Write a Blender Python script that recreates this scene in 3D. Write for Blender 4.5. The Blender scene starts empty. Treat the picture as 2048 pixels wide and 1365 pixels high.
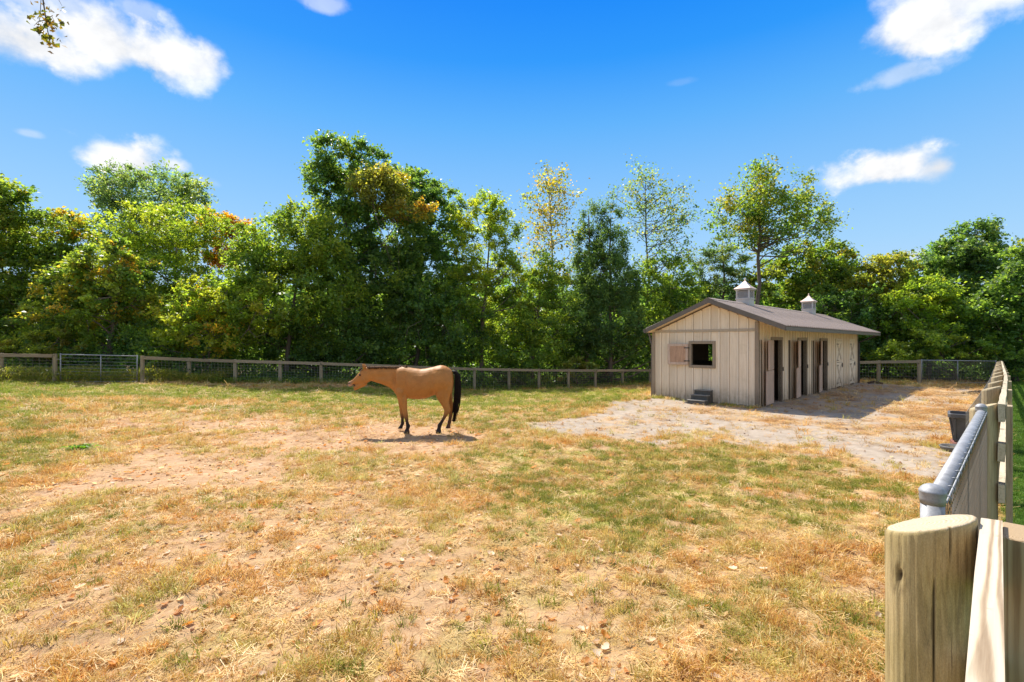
import bpy, bmesh, math, random
import numpy as np
from mathutils import Vector, Matrix, Euler

SC = bpy.context.scene
COL = SC.collection
random.seed(7)
R = math.radians

# ------------------------------------------------------------------ camera
FPX = 967.1            # focal length in pixels of the 2048 wide photograph (17 mm)
HOR = 687.0            # horizon row
CAMZ = 2.05
cam_d = bpy.data.cameras.new('camera')
cam = bpy.data.objects.new('camera', cam_d)
COL.objects.link(cam)
cam.location = (0, 0, CAMZ)
cam.rotation_euler = (R(90), 0, 0)
cam_d.sensor_width = 36.0
cam_d.lens = 17.0
cam_d.shift_y = 4.5 / 2048.0
cam_d.clip_start = 0.05
cam_d.clip_end = 3000
SC.camera = cam

# ------------------------------------------------------------------ world, sun, exposure
SUN_AZ = R(29.5)       # to the left of straight ahead
SUN_EL = R(53)
sun_dir = Vector((-math.sin(SUN_AZ) * math.cos(SUN_EL), math.cos(SUN_AZ) * math.cos(SUN_EL), math.sin(SUN_EL)))
sun_d = bpy.data.lights.new('sun', 'SUN')
sun_d.energy = 4.4
sun_d.angle = R(0.5)
sun_d.color = (1.0, 0.95, 0.87)
sun = bpy.data.objects.new('sun', sun_d)
COL.objects.link(sun)
sun.rotation_euler = sun_dir.to_track_quat('Z', 'Y').to_euler()
sun.location = (-20, 30, 40)

SC.view_settings.view_transform = 'Standard'
SC.view_settings.look = 'None'
EXPO = 0.97
SC.view_settings.exposure = EXPO
SC.view_settings.gamma = 1
SC.view_settings.use_curve_mapping = False


class NT:
    """small helper for writing node trees"""
    def __init__(self, tree):
        self.t = tree
        tree.nodes.clear()

    def n(self, kind, **kw):
        nd = self.t.nodes.new(kind)
        for k, v in kw.items():
            setattr(nd, k, v)
        return nd

    def link(self, a, b):
        self.t.links.new(a, b)

    def put(self, sock, v):
        if hasattr(v, 'is_output'):
            self.t.links.new(v, sock)
        elif isinstance(v, (tuple, list)) and len(v) == 3 and sock.type == 'RGBA':
            sock.default_value = (*v, 1)
        else:
            sock.default_value = v

    def math(self, op, a, b=0.0, c=0.0, clamp=False):
        nd = self.n('ShaderNodeMath', operation=op, use_clamp=clamp)
        self.put(nd.inputs[0], a); self.put(nd.inputs[1], b); self.put(nd.inputs[2], c)
        return nd.outputs[0]

    def mix(self, f, a, b, blend='MIX'):
        nd = self.n('ShaderNodeMix', data_type='RGBA', blend_type=blend)
        self.put(nd.inputs[0], f); self.put(nd.inputs[6], a); self.put(nd.inputs[7], b)
        return nd.outputs[2]

    def ramp(self, f, stops, interp='LINEAR'):
        nd = self.n('ShaderNodeValToRGB')
        cr = nd.color_ramp
        cr.interpolation = interp
        while len(cr.elements) < len(stops):
            cr.elements.new(0.5)
        for e, (p, c) in zip(cr.elements, stops):
            e.position = p
            e.color = (*c, 1) if len(c) == 3 else c
        self.put(nd.inputs[0], f)
        return nd.outputs[0]

    def mapr(self, f, a, b, c=0.0, d=1.0, smooth=False):
        nd = self.n('ShaderNodeMapRange', interpolation_type='SMOOTHSTEP' if smooth else 'LINEAR')
        self.put(nd.inputs[0], f)
        for i, v in zip((1, 2, 3, 4), (a, b, c, d)):
            self.put(nd.inputs[i], v)
        return nd.outputs[0]

    def noise(self, vec, scale, detail=4, rough=0.55, dist=0.0):
        nd = self.n('ShaderNodeTexNoise')
        if vec is not None:
            self.link(vec, nd.inputs['Vector'])
        nd.inputs['Scale'].default_value = scale
        nd.inputs['Detail'].default_value = detail
        nd.inputs['Roughness'].default_value = rough
        nd.inputs['Distortion'].default_value = dist
        return nd.outputs['Fac']

    def mapping(self, vec, scale=(1, 1, 1), loc=(0, 0, 0), rot=(0, 0, 0)):
        nd = self.n('ShaderNodeMapping')
        self.link(vec, nd.inputs[0])
        nd.inputs['Scale'].default_value = scale
        nd.inputs['Location'].default_value = loc
        nd.inputs['Rotation'].default_value = rot
        return nd.outputs[0]


world = bpy.data.worlds.new('World')
SC.world = world
world.use_nodes = True
w = NT(world.node_tree)
sky = w.n('ShaderNodeTexSky')
sky.sky_type = 'NISHITA'
sky.sun_disc = False
sky.sun_elevation = SUN_EL
sky.sun_rotation = -SUN_AZ
sky.altitude = 300
sky.air_density = 1.0
sky.dust_density = 0.3
sky.ozone_density = 2.0
tc = w.n('ShaderNodeTexCoord')
sep = w.n('ShaderNodeSeparateXYZ')
w.link(tc.outputs['Generated'], sep.inputs[0])
el = w.math('ARCSINE', sep.outputs[2])
az = w.math('ARCTAN2', sep.outputs[0], sep.outputs[1])
# deep blue overhead going to pale blue at the horizon, blended with the physical sky
SKYK = 10.0
blue = w.ramp(w.math('DIVIDE', el, R(90), clamp=True),
              [(0.0, (0.62, 0.78, 0.95)), (0.114, (0.37, 0.66, 0.98)), (0.267, (0.11, 0.45, 0.98)),
               (0.335, (0.018, 0.32, 0.98)), (0.39, (0.0, 0.255, 0.97)), (0.5, (0.01, 0.24, 0.88)), (1.0, (0.08, 0.24, 0.62))])
kk_ = 10.0 / 2 ** EXPO
blue10 = w.mix(1.0, blue, (kk_, kk_, kk_), 'MULTIPLY')
skycol = w.mix(0.95, sky.outputs[0], blue10)
# clouds: soft lumps of noise round a few directions
nz_v = w.mapping(tc.outputs['Generated'], scale=(1, 1, 1.25), loc=(1.3, 2.7, 0.9))
nz = w.noise(nz_v, 10, 10, 0.58, 0.0)
nz2 = w.noise(nz_v, 26, 6, 0.6, 0.1)

vb = w.n('ShaderNodeTexVoronoi', feature='SMOOTH_F1')
wrp = w.n('ShaderNodeVectorMath', operation='ADD')
w.link(nz_v, wrp.inputs[0])
wsc = w.n('ShaderNodeVectorMath', operation='SCALE'); wsc.inputs[0].default_value = (0.05, 0.05, 0.05)
w.link(nz2, wsc.inputs['Scale']); w.link(wsc.outputs[0], wrp.inputs[1])
w.link(wrp.outputs[0], vb.inputs['Vector'])
vb.inputs['Scale'].default_value = 17
vb.inputs['Smoothness'].default_value = 0.5
billow = vb.outputs['Distance']


def cloud(px, py, wx, wy, dens=1.0, hard=1.0):
    a0 = math.atan((px - 1024) / FPX)
    dd = math.hypot(px - 1024, FPX)
    e0 = math.atan((HOR - py) / dd)
    wa = wx / FPX * (math.cos(a0) ** 2)
    we = wy / dd * math.cos(e0) ** 2
    return cloud_ang(a0, e0, wa, we, dens)


def cloud_ang(a0, e0, wa, we, dens):
    da = w.math('SUBTRACT', az, a0)
    da = w.math('DIVIDE', w.math('SUBTRACT', w.math('WRAP', da, math.pi, -math.pi), 0.0), wa)
    de = w.math('DIVIDE', w.math('SUBTRACT', el, e0), we)
    de = w.math('MULTIPLY', de, w.mapr(de, -0.3, 0.3, 1.25, 0.95))      # flatter below than above
    q = w.math('SQRT', w.math('ADD', w.math('MULTIPLY', da, da), w.math('MULTIPLY', de, de)))
    q = w.math('SUBTRACT', 1.0, q)                        # 1 in the middle, 0 at the edge
    q = w.math('ADD', w.math('ADD', q, 0.06), w.math('MULTIPLY', w.math('SUBTRACT', nz, 0.5), 1.9))
    q = w.math('ADD', q, w.math('MULTIPLY', w.math('SUBTRACT', nz2, 0.5), 0.55))
    q = w.math('ADD', q, w.math('MULTIPLY', w.math('SUBTRACT', 0.42, billow), 0.75))
    return w.mapr(q, -0.06, 0.72, 0.0, dens, True)


specs = [(40, 75, 260, 85, 1.0), (240, 95, 230, 85, 1.0), (370, 125, 130, 62, 0.95), (150, 30, 260, 50, 0.6), (275, 25, 60, 35, 0.4),
         (262, 322, 118, 46, 1.0), (345, 332, 55, 20, 0.8), (58, 268, 38, 11, 0.3), (400, 362, 40, 16, 0.3),
         (645, 8, 55, 24, 0.4), (1850, 55, 150, 95, 1.0), (1905, 10, 170, 75, 0.9), (1800, 150, 110, 32, 0.4),
         (1770, 340, 165, 48, 1.0), (1880, 335, 75, 40, 0.95), (1360, 165, 34, 10, 0.08),
         (1830, 515, 60, 16, 0.5)]
tot = None
for s in specs:
    c = cloud(*s)
    tot = c if tot is None else w.math('MAXIMUM', tot, c)
for a_, e_, wa_, we_ in ((95, 25, 18, 5), (140, 40, 14, 6), (-110, 18, 20, 5), (-160, 30, 16, 6), (70, 48, 12, 6), (-80, 42, 12, 5), (180, 14, 14, 4)):
    c = cloud_ang(R(a_), R(e_), R(wa_), R(we_), 0.9)
    tot = w.math('MAXIMUM', tot, c)
# unseen clouds added overhead and behind the camera to brighten the shaded sides
sepz = w.math('MAXIMUM', sep.outputs[2], 0.08)
pv = w.n('ShaderNodeCombineXYZ')
w.link(w.math('DIVIDE', sep.outputs[0], sepz), pv.inputs[0]); w.link(w.math('DIVIDE', sep.outputs[1], sepz), pv.inputs[1])
fld = w.noise(pv.outputs[0], 1.15, 8, 0.55, 0.2)
fld = w.mapr(fld, 0.43, 0.56, 0.0, 0.95, True)
away = w.math('MAXIMUM', w.mapr(sep.outputs[1], 0.25, -0.15), w.mapr(el, R(44), R(56)))
tot = w.math('MAXIMUM', tot, w.math('MULTIPLY', fld, w.math('MULTIPLY', away, w.mapr(el, R(2), R(10)))))
cl_white = w.mix(w.math('ADD', w.math('MULTIPLY', w.mapr(nz, 0.38, 0.6), 0.7), w.math('MULTIPLY', w.mapr(billow, 0.5, 0.1), 0.3)), tuple(0.88 * kk_ * q for q in (0.93, 0.955, 1.0)), tuple(1.2 * kk_ * q for q in (1, 0.995, 0.985)))
full = w.mix(tot, skycol, cl_white)
bg = w.n('ShaderNodeBackground')
w.link(full, bg.inputs[0])
bg.inputs[1].default_value = 0.1
wo = w.n('ShaderNodeOutputWorld')
w.link(bg.outputs[0], wo.inputs[0])

SC.render.engine = 'CYCLES'
SC.cycles.max_bounces = 10
SC.cycles.diffuse_bounces = 6
SC.cycles.transmission_bounces = 4
SC.cycles.use_denoising = True


# ------------------------------------------------------------------ places
def P(px, py, z):
    """point of the place that the photograph shows at pixel px, py, z metres ahead"""
    return Vector(((px - 1024) / FPX * z, z, CAMZ - (py - HOR) / FPX * z))


DX = Vector((0.7223, 0.6915, 0.0))       # along the barn and the right-hand fence
NX = Vector((0.6915, -0.7223, 0.0))      # out of the paddock, across that fence


def FA(a, b, z=0.0):
    v = DX * a + NX * b
    return Vector((v.x, v.y, z))


# terrain: heights known at a few spots, smoothly blended
_CT = np.array([
    (1.2, 1.4, .24), (4, 4, .21), (8.4, 8.8, .10), (12.5, 13, .04), (17, 17, -.05), (26, 26.3, -.16),
    (7.8, 15.4, 0), (5.3, 18.1, .05), (10, 20, 0), (17.8, 25, 0), (14, 20, 0), (15, 27.5, -.05), (20.5, 27, -.15),
    (-1.9, 10.8, .065), (-5, 11, .06), (2.5, 11, .04), (-2.2, 9.8, .065), (-3, 3, .16), (0, 4, .14), (-8, 8, .1), (-13, 14, .14), (3, 7, .06), (0, 7, .06),
    (-22, 22, .28), (-16, 22, .22), (-13.5, 24, .1), (-10, 25, -.02), (-6, 26.8, -.4), (-2, 28.3, -.72), (1.6, 29.4, -.76), (5, 30, -.76), (8.9, 31.6, -.66),
    (-2, 20, -.28), (-9, 18, .0), (3.5, 22, -.28),
    (0, 45, -.5), (-30, 40, .2), (40, 50, -.2), (14, 34, -.4), (-60, 20, .3), (60, 20, 0.2), (0, -20, .2), (20, 0, .25), (-30, -5, .25),
    (0, 120, 0), (120, 60, 0), (-120, 60, 0)], float)


def terrain(x, y):
    x = np.asarray(x, float); y = np.asarray(y, float)
    num = np.zeros_like(x); den = np.zeros_like(x)
    for cx, cy, ch in _CT:
        d2 = (x - cx) ** 2 + (y - cy) ** 2
        wgt = 1.0 / (d2 + 0.6) ** 1.75
        num = num + wgt * ch; den = den + wgt
    return num / den


def tz(x, y):
    return float(terrain(np.array([x]), np.array([y]))[0])


def G(px, py):
    """ground point seen at a pixel of the photograph"""
    zc = 2.05 * FPX / max(py - HOR, 3)
    for _ in range(30):
        x = (px - 1024) / FPX * zc
        zn = (CAMZ - tz(x, zc)) * FPX / max(py - HOR, 3)
        zc = 0.5 * zc + 0.5 * zn
    return ((px - 1024) / FPX * zc, zc)


# value noise
_rng = np.random.default_rng(11)
_tab = _rng.random((256, 256))


def vnoise(x, y):
    xi = np.floor(x).astype(int); yi = np.floor(y).astype(int)
    fx = x - xi; fy = y - yi
    fx = fx * fx * (3 - 2 * fx); fy = fy * fy * (3 - 2 * fy)
    a = _tab[xi & 255, yi & 255]; b = _tab[(xi + 1) & 255, yi & 255]
    c = _tab[xi & 255, (yi + 1) & 255]; d = _tab[(xi + 1) & 255, (yi + 1) & 255]
    return (a * (1 - fx) + b * fx) * (1 - fy) + (c * (1 - fx) + d * fx) * fy


def fbm(x, y, sc, oct=4):
    s = 0; amp = 1; tot_ = 0
    for o in range(oct):
        s = s + amp * vnoise(x * sc + 17.3 * o, y * sc + 5.1 * o); tot_ += amp
        amp *= 0.55; sc *= 2.03
    return s / tot_


# ------------------------------------------------------------------ object helpers
def props(o, label=None, cat=None, group=None, kind=None):
    if label: o['label'] = label
    if cat: o['category'] = cat
    if group: o['group'] = group
    if kind: o['kind'] = kind
    return o


def thing(name, label, cat, loc=(0, 0, 0), rotz=0.0, group=None):
    o = bpy.data.objects.new(name, None)
    o.empty_display_size = 0.2
    COL.objects.link(o)
    o.location = loc
    o.rotation_euler = (0, 0, rotz)
    return props(o, label, cat, group)


def obj(name, me, mat=None, parent=None, loc=None, rot=None, kind=None, smooth=False):
    o = bpy.data.objects.new(name, me)
    COL.objects.link(o)
    if mat is not None and len(me.materials) == 0:
        me.materials.append(mat)
    if parent is not None:
        o.parent = parent
    if loc is not None: o.location = loc
    if rot is not None: o.rotation_euler = rot
    if kind: o['kind'] = kind
    if smooth:
        me.polygons.foreach_set('use_smooth', [True] * len(me.polygons))
    return o


class MB:
    def __init__(self):
        self.v = []; self.f = []

    def box(self, lo, hi, m=None):
        x0, y0, z0 = lo; x1, y1, z1 = hi
        pts = [(x0, y0, z0), (x1, y0, z0), (x1, y1, z0), (x0, y1, z0), (x0, y0, z1), (x1, y0, z1), (x1, y1, z1), (x0, y1, z1)]
        if m is not None:
            pts = [tuple(m @ Vector(p)) for p in pts]
        b = len(self.v); self.v += pts
        self.f += [tuple(b + i for i in q) for q in ((0, 3, 2, 1), (4, 5, 6, 7), (0, 1, 5, 4), (1, 2, 6, 5), (2, 3, 7, 6), (3, 0, 4, 7))]
        return self

    def prism(self, poly, axis_vec, m=None):
        """extrude a planar polygon (list of 3-D points) along a vector"""
        n = len(poly); b = len(self.v)
        a = [Vector(p) for p in poly]; c = [p + Vector(axis_vec) for p in a]
        pts = a + c
        if m is not None: pts = [m @ p for p in pts]
        self.v += [tuple(p) for p in pts]
        self.f.append(tuple(b + i for i in reversed(range(n))))
        self.f.append(tuple(b + n + i for i in range(n)))
        for i in range(n):
            j = (i + 1) % n
            self.f.append((b + i, b + j, b + n + j, b + n + i))
        return self

    def tube(self, pts, radii, sides=8, caps=True):
        pts = [Vector(p) for p in pts]
        b = len(self.v); n = len(pts)
        up = None
        for i, p in enumerate(pts):
            t = (pts[min(i + 1, n - 1)] - pts[max(i - 1, 0)]).normalized()
            if up is None:
                up = Vector((0, 0, 1)) if abs(t.z) < 0.9 else Vector((1, 0, 0))
            u = t.cross(up).normalized(); v_ = u.cross(t).normalized()
            up = v_
            r = radii[i] if hasattr(radii, '__len__') else radii
            for k in range(sides):
                a = 2 * math.pi * k / sides
                self.v.append(tuple(p + u * (r * math.cos(a)) + v_ * (r * math.sin(a))))
        for i in range(n - 1):
            for k in range(sides):
                k2 = (k + 1) % sides
                self.f.append((b + i * sides + k, b + i * sides + k2, b + (i + 1) * sides + k2, b + (i + 1) * sides + k))
        if caps:
            self.f.append(tuple(b + k for k in reversed(range(sides))))
            self.f.append(tuple(b + (n - 1) * sides + k for k in range(sides)))
        return self

    def lathe(self, prof, seg=24, c=(0, 0, 0)):
        """prof: list of (r, z)"""
        b = len(self.v)
        for r, z in prof:
            for k in range(seg):
                a = 2 * math.pi * k / seg
                self.v.append((c[0] + r * math.cos(a), c[1] + r * math.sin(a), c[2] + z))
        for i in range(len(prof) - 1):
            for k in range(seg):
                k2 = (k + 1) % seg
                self.f.append((b + i * seg + k, b + i * seg + k2, b + (i + 1) * seg + k2, b + (i + 1) * seg + k))
        self.f.append(tuple(b + k for k in reversed(range(seg))))
        self.f.append(tuple(b + (len(prof) - 1) * seg + k for k in range(seg)))
        return self

    def mesh(self, name, bevel=0.0):
        me = bpy.data.meshes.new(name)
        me.from_pydata(self.v, [], self.f)
        if bevel > 0:
            bm = bmesh.new(); bm.from_mesh(me)
            es = [e for e in bm.edges if len(e.link_faces) == 2 and e.calc_face_angle(0) > 0.5]
            bmesh.ops.bevel(bm, geom=es, offset=bevel, segments=1, affect='EDGES', clamp_overlap=True)
            bm.to_mesh(me); bm.free()
        me.update()
        return me

    def build(self, name, mat, parent=None, loc=None, rot=None, bevel=0.0, kind=None, smooth=False):
        return obj(name, self.mesh(name, bevel), mat, parent, loc, rot, kind, smooth)


def np_mesh(name, verts, faces):
    """verts (N,3), faces (M,k) all with the same number of corners"""
    verts = np.asarray(verts, np.float32); faces = np.asarray(faces, np.int32)
    me = bpy.data.meshes.new(name)
    me.vertices.add(len(verts)); me.vertices.foreach_set('co', verts.ravel())
    k = faces.shape[1]
    me.loops.add(faces.size); me.loops.foreach_set('vertex_index', faces.ravel())
    me.polygons.add(len(faces))
    me.polygons.foreach_set('loop_start', np.arange(0, faces.size, k, dtype=np.int32))
    me.update(calc_edges=True)
    return me


def set_col(me, name, cols):
    at = me.attributes.new(name, 'FLOAT_COLOR', 'POINT')
    c = np.ones((len(me.vertices), 4), np.float32)
    c[:, :3] = cols
    at.data.foreach_set('color', c.ravel())


def set_f(me, name, vals):
    at = me.attributes.new(name, 'FLOAT', 'POINT')
    at.data.foreach_set('value', np.asarray(vals, np.float32))


# ------------------------------------------------------------------ materials
def new_mat(name):
    m = bpy.data.materials.new(name)
    m.use_nodes = True
    t = NT(m.node_tree)
    out = t.n('ShaderNodeOutputMaterial')
    bs = t.n('ShaderNodeBsdfPrincipled')
    t.link(bs.outputs[0], out.inputs[0])
    return m, t, bs, out


def bump(t, bs, h, strength=0.4, dist=0.01):
    b = t.n('ShaderNodeBump')
    b.inputs['Strength'].default_value = strength
    b.inputs['Distance'].default_value = dist
    t.link(h, b.inputs['Height'])
    t.link(b.outputs[0], bs.inputs['Normal'])


def mat_plain(name, col, rough=0.6, metal=0.0, var=0.18, scale=6.0, bumpd=0.002, grime=None):
    m, t, bs, out = new_mat(name)
    c = t.n('ShaderNodeTexCoord')
    n1 = t.noise(c.outputs['Object'], scale, 6, 0.6)
    n2 = t.noise(c.outputs['Object'], scale * 9, 4, 0.6)
    f = t.mapr(n1, 0.3, 0.7, 1 - var, 1 + var)
    f2 = t.mapr(n2, 0.3, 0.7, 1 - var * 0.5, 1 + var * 0.5)
    k = t.math('MULTIPLY', f, f2)
    cc = t.n('ShaderNodeVectorMath', operation='SCALE')
    cc.inputs[0].default_value = col
    t.link(k, cc.inputs['Scale'])
    colr = cc.outputs[0]
    if grime:
        g = t.mapr(t.noise(c.outputs['Object'], scale * 0.5, 8, 0.7, 1.0), 0.52, 0.75)
        colr = t.mix(g, colr, grime)
    t.link(colr, bs.inputs['Base Color'])
    bs.inputs['Roughness'].default_value = rough
    bs.inputs['Metallic'].default_value = metal
    if bumpd:
        bump(t, bs, n2, 0.5, bumpd)
    return m


def mat_wood(name, base, dark, axis='X', scale=1.0, knots=True, rough=0.85, streak=0.6, ring_bump=0.0015, mold=None):
    """grain runs along the object's axis; per-object variation"""
    m, t, bs, out = new_mat(name)
    c = t.n('ShaderNodeTexCoord')
    oi = t.n('ShaderNodeObjectInfo')
    off = t.n('ShaderNodeVectorMath', operation='ADD')
    t.link(c.outputs['Object'], off.inputs[0])
    cmb = t.n('ShaderNodeCombineXYZ')
    rnd = t.math('MULTIPLY', oi.outputs['Random'], 37.0)
    for i in range(3): t.link(rnd, cmb.inputs[i])
    t.link(cmb.outputs[0], off.inputs[1])
    st = {'X': (0.06, 1, 1), 'Z': (1, 1, 0.06), 'Y': (1, 0.06, 1)}[axis]
    v = t.mapping(off.outputs[0], scale=tuple(s * scale for s in st))
    warp = t.noise(off.outputs[0], 2.2 * scale, 3, 0.5)
    wv = t.n('ShaderNodeVectorMath', operation='ADD')
    t.link(v, wv.inputs[0])
    sc = t.n('ShaderNodeVectorMath', operation='SCALE'); sc.inputs[0].default_value = (0.03, 0.03, 0.03)
    t.link(warp, sc.inputs['Scale']); t.link(sc.outputs[0], wv.inputs[1])
    g1 = t.noise(wv.outputs[0], 55, 6, 0.65, 0.6)
    g2 = t.noise(wv.outputs[0], 260, 4, 0.6)
    g3 = t.noise(off.outputs[0], 3.0 * scale, 5, 0.6)
    f = t.math('ADD', t.math('MULTIPLY', g1, 0.65), t.math('MULTIPLY', g2, 0.35))
    colr = t.ramp(t.mapr(f, 0.34, 0.66), [(0.0, dark), (streak, base), (1.0, tuple(min(1, b * 1.18) for b in base))])
    colr = t.mix(t.mapr(g3, 0.35, 0.7, 0.0, 0.45), colr, tuple(0.72 * b for b in base))
    vary = t.mapr(oi.outputs['Random'], 0, 1, 0.86, 1.12)
    hv = t.n('ShaderNodeHueSaturation'); t.link(vary, hv.inputs['Value']); t.link(colr, hv.inputs['Color'])
    colr = hv.outputs[0]
    if mold:
        mg = t.mapr(t.noise(off.outputs[0], 4.5, 7, 0.7, 0.8), 0.5, 0.72)
        colr = t.mix(mg, colr, mold)
    if knots:
        vo = t.n('ShaderNodeTexVoronoi')
        kv = t.mapping(off.outputs[0], scale={'X': (1.1, 5, 5), 'Z': (5, 5, 1.1), 'Y': (5, 1.1, 5)}[axis])
        t.link(kv, vo.inputs['Vector']); vo.inputs['Scale'].default_value = 1.0
        kf = t.mapr(vo.outputs['Distance'], 0.05, 0.16, 0.8, 0.0)
        colr = t.mix(kf, colr, tuple(0.22 * d for d in base))
    t.link(colr, bs.inputs['Base Color'])
    bs.inputs['Roughness'].default_value = rough
    bs.inputs['Specular IOR Level'].default_value = 0.25
    bump(t, bs, f, 0.55, ring_bump)
    return m


def mat_leaf(name, trans=0.5, rough=0.45, attr='col', inst=False, gloss=0.25, boost=(2.5, 2.3, 0.8)):
    m = bpy.data.materials.new(name)
    m.use_nodes = True
    t = NT(m.node_tree)
    out = t.n('ShaderNodeOutputMaterial')
    a = t.n('ShaderNodeAttribute', attribute_name=attr)
    a.attribute_type = 'INSTANCER' if inst else 'GEOMETRY'
    d = t.n('ShaderNodeBsdfPrincipled')
    d.inputs['Roughness'].default_value = rough
    d.inputs['Specular IOR Level'].default_value = gloss
    t.link(a.outputs['Color'], d.inputs['Base Color'])
    tr = t.n('ShaderNodeBsdfTranslucent')
    br = t.mix(1.0, a.outputs['Color'], boost, 'MULTIPLY')
    t.link(br, tr.inputs[0])
    mx = t.n('ShaderNodeMixShader'); mx.inputs[0].default_value = trans
    t.link(d.outputs[0], mx.inputs[1]); t.link(tr.outputs[0], mx.inputs[2])
    t.link(mx.outputs[0], out.inputs[0])
    return m


M_LEAF = mat_leaf('leaf', 0.6, 0.42, gloss=0.32)
M_NEEDLE = mat_leaf('needle', 0.4, 0.55)
M_GRASS = mat_leaf('grass_blade', 0.35, 0.5, inst=True, gloss=0.2, boost=(1.35, 1.4, 1.15))
M_LITTER = mat_leaf('dead_leaf', 0.42, 0.55, inst=True, gloss=0.2, boost=(1.5, 1.35, 1.0))
M_BARK = mat_wood('bark', (0.16, 0.125, 0.095), (0.05, 0.038, 0.028), 'Z', 0.7, False, 0.95, ring_bump=0.02)
M_BARK_PALE = mat_wood('pale_bark', (0.42, 0.38, 0.32), (0.2, 0.17, 0.14), 'Z', 0.7, False, 0.95, ring_bump=0.01)
M_POST = mat_wood('weathered_post', (0.36, 0.29, 0.18), (0.19, 0.14, 0.08), 'Z', 1.0)
M_RAIL = mat_wood('weathered_rail', (0.31, 0.245, 0.16), (0.16, 0.12, 0.072), 'X', 1.0)
M_RAIL_NEW = mat_wood('pale_rail', (0.50, 0.42, 0.29), (0.27, 0.20, 0.12), 'X', 0.55, streak=0.5)
M_BATTEN_NEW = mat_wood('pale_upright', (0.40, 0.31, 0.19), (0.20, 0.14, 0.08), 'Z', 0.6, streak=0.5)
M_STEEL = mat_plain('galvanised_steel', (0.29, 0.29, 0.295), 0.58, 0.25, 0.25, 18, 0.0006)
M_WIRE = mat_plain('wire', (0.25, 0.24, 0.22), 0.5, 0.7, 0.1, 5, 0)
# ------------------------------------------------------------------ ground regions (in metres on the ground)
def poly_sd(x, y, poly):
    """signed distance, positive inside"""
    d2 = np.full(x.shape, 1e9); ins = np.zeros(x.shape, bool)
    n = len(poly)
    for i in range(n):
        x0, y0 = poly[i]; x1, y1 = poly[(i + 1) % n]
        ex, ey = x1 - x0, y1 - y0
        t = np.clip(((x - x0) * ex + (y - y0) * ey) / (ex * ex + ey * ey + 1e-9), 0, 1)
        d2 = np.minimum(d2, (x - x0 - t * ex) ** 2 + (y - y0 - t * ey) ** 2)
        c = ((y0 > y) != (y1 > y)) & (x < (x1 - x0) * (y - y0) / (y1 - y0 + 1e-12) + x0)
        ins ^= c
    d = np.sqrt(d2)
    return np.where(ins, d, -d)


def GP(*pts):
    return [G(*p) for p in pts]


def sm(v, a, b):
    t = np.clip((v - a) / (b - a), 0, 1)
    return t * t * (3 - 2 * t)


PG_GRAVEL = GP((1065, 860), (1180, 824), (1285, 797), (1306, 790)) + [(6.5, 19.5), (12, 24), (18, 28)] + \
    GP((1840, 775), (1960, 775), (1992, 790), (1965, 850), (1905, 965), (1840, 950), (1720, 920), (1560, 895), (1400, 877), (1250, 870))
PG_HAY = [GP((1690, 855), (1860, 772), (1990, 768), (1988, 800), (1900, 870), (1880, 905), (1760, 892)),
          GP((1530, 812), (1716, 772), (1830, 775), (1700, 840)),  # hay, spread here also to deepen the barn's shadow by colour
          GP((1330, 818), (1520, 822), (1700, 850), (1640, 862), (1450, 850)),
          GP((1180, 835), (1330, 830), (1420, 856), (1250, 862))]
PG_DIRT = [GP((400, 884), (520, 858), (640, 850), (790, 846), (900, 858), (960, 878), (890, 905), (800, 918), (700, 905), (560, 905), (450, 902)),
           GP((100, 850), (250, 835), (480, 840), (640, 850), (600, 868), (400, 862), (200, 864)),
           GP((150, 945), (300, 905), (480, 900), (640, 925), (580, 960), (420, 985), (250, 1010), (140, 975)),
           GP((0, 1220), (200, 1120), (400, 1000), (560, 985), (720, 1000), (680, 1090), (500, 1180), (320, 1270), (170, 1365), (0, 1365)),
           GP((680, 962), (760, 950), (860, 970), (800, 990), (700, 988)),
           GP((500, 1100), (800, 1080), (860, 1130), (640, 1190), (520, 1180))]
PG_GREEN = [(GP((-400, 762), (0, 765), (290, 770), (560, 778), (1000, 780), (1295, 780), (1270, 802), (1100, 814), (800, 816), (420, 800), (0, 800), (-400, 800)), 1.0),
            (GP((-400, 800), (0, 800), (110, 808), (170, 840), (120, 900), (60, 940), (0, 960), (-400, 1000)), 0.85),
            (GP((880, 915), (1080, 882), (1300, 890), (1500, 905), (1700, 930), (1830, 965), (1835, 1070), (1600, 1090), (1300, 1115), (1050, 1090), (920, 1040), (870, 970)), 0.8),
            (GP((100, 805), (800, 815), (1250, 805), (1180, 830), (1050, 870), (960, 870), (880, 845), (400, 830)), 0.62)]


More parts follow.
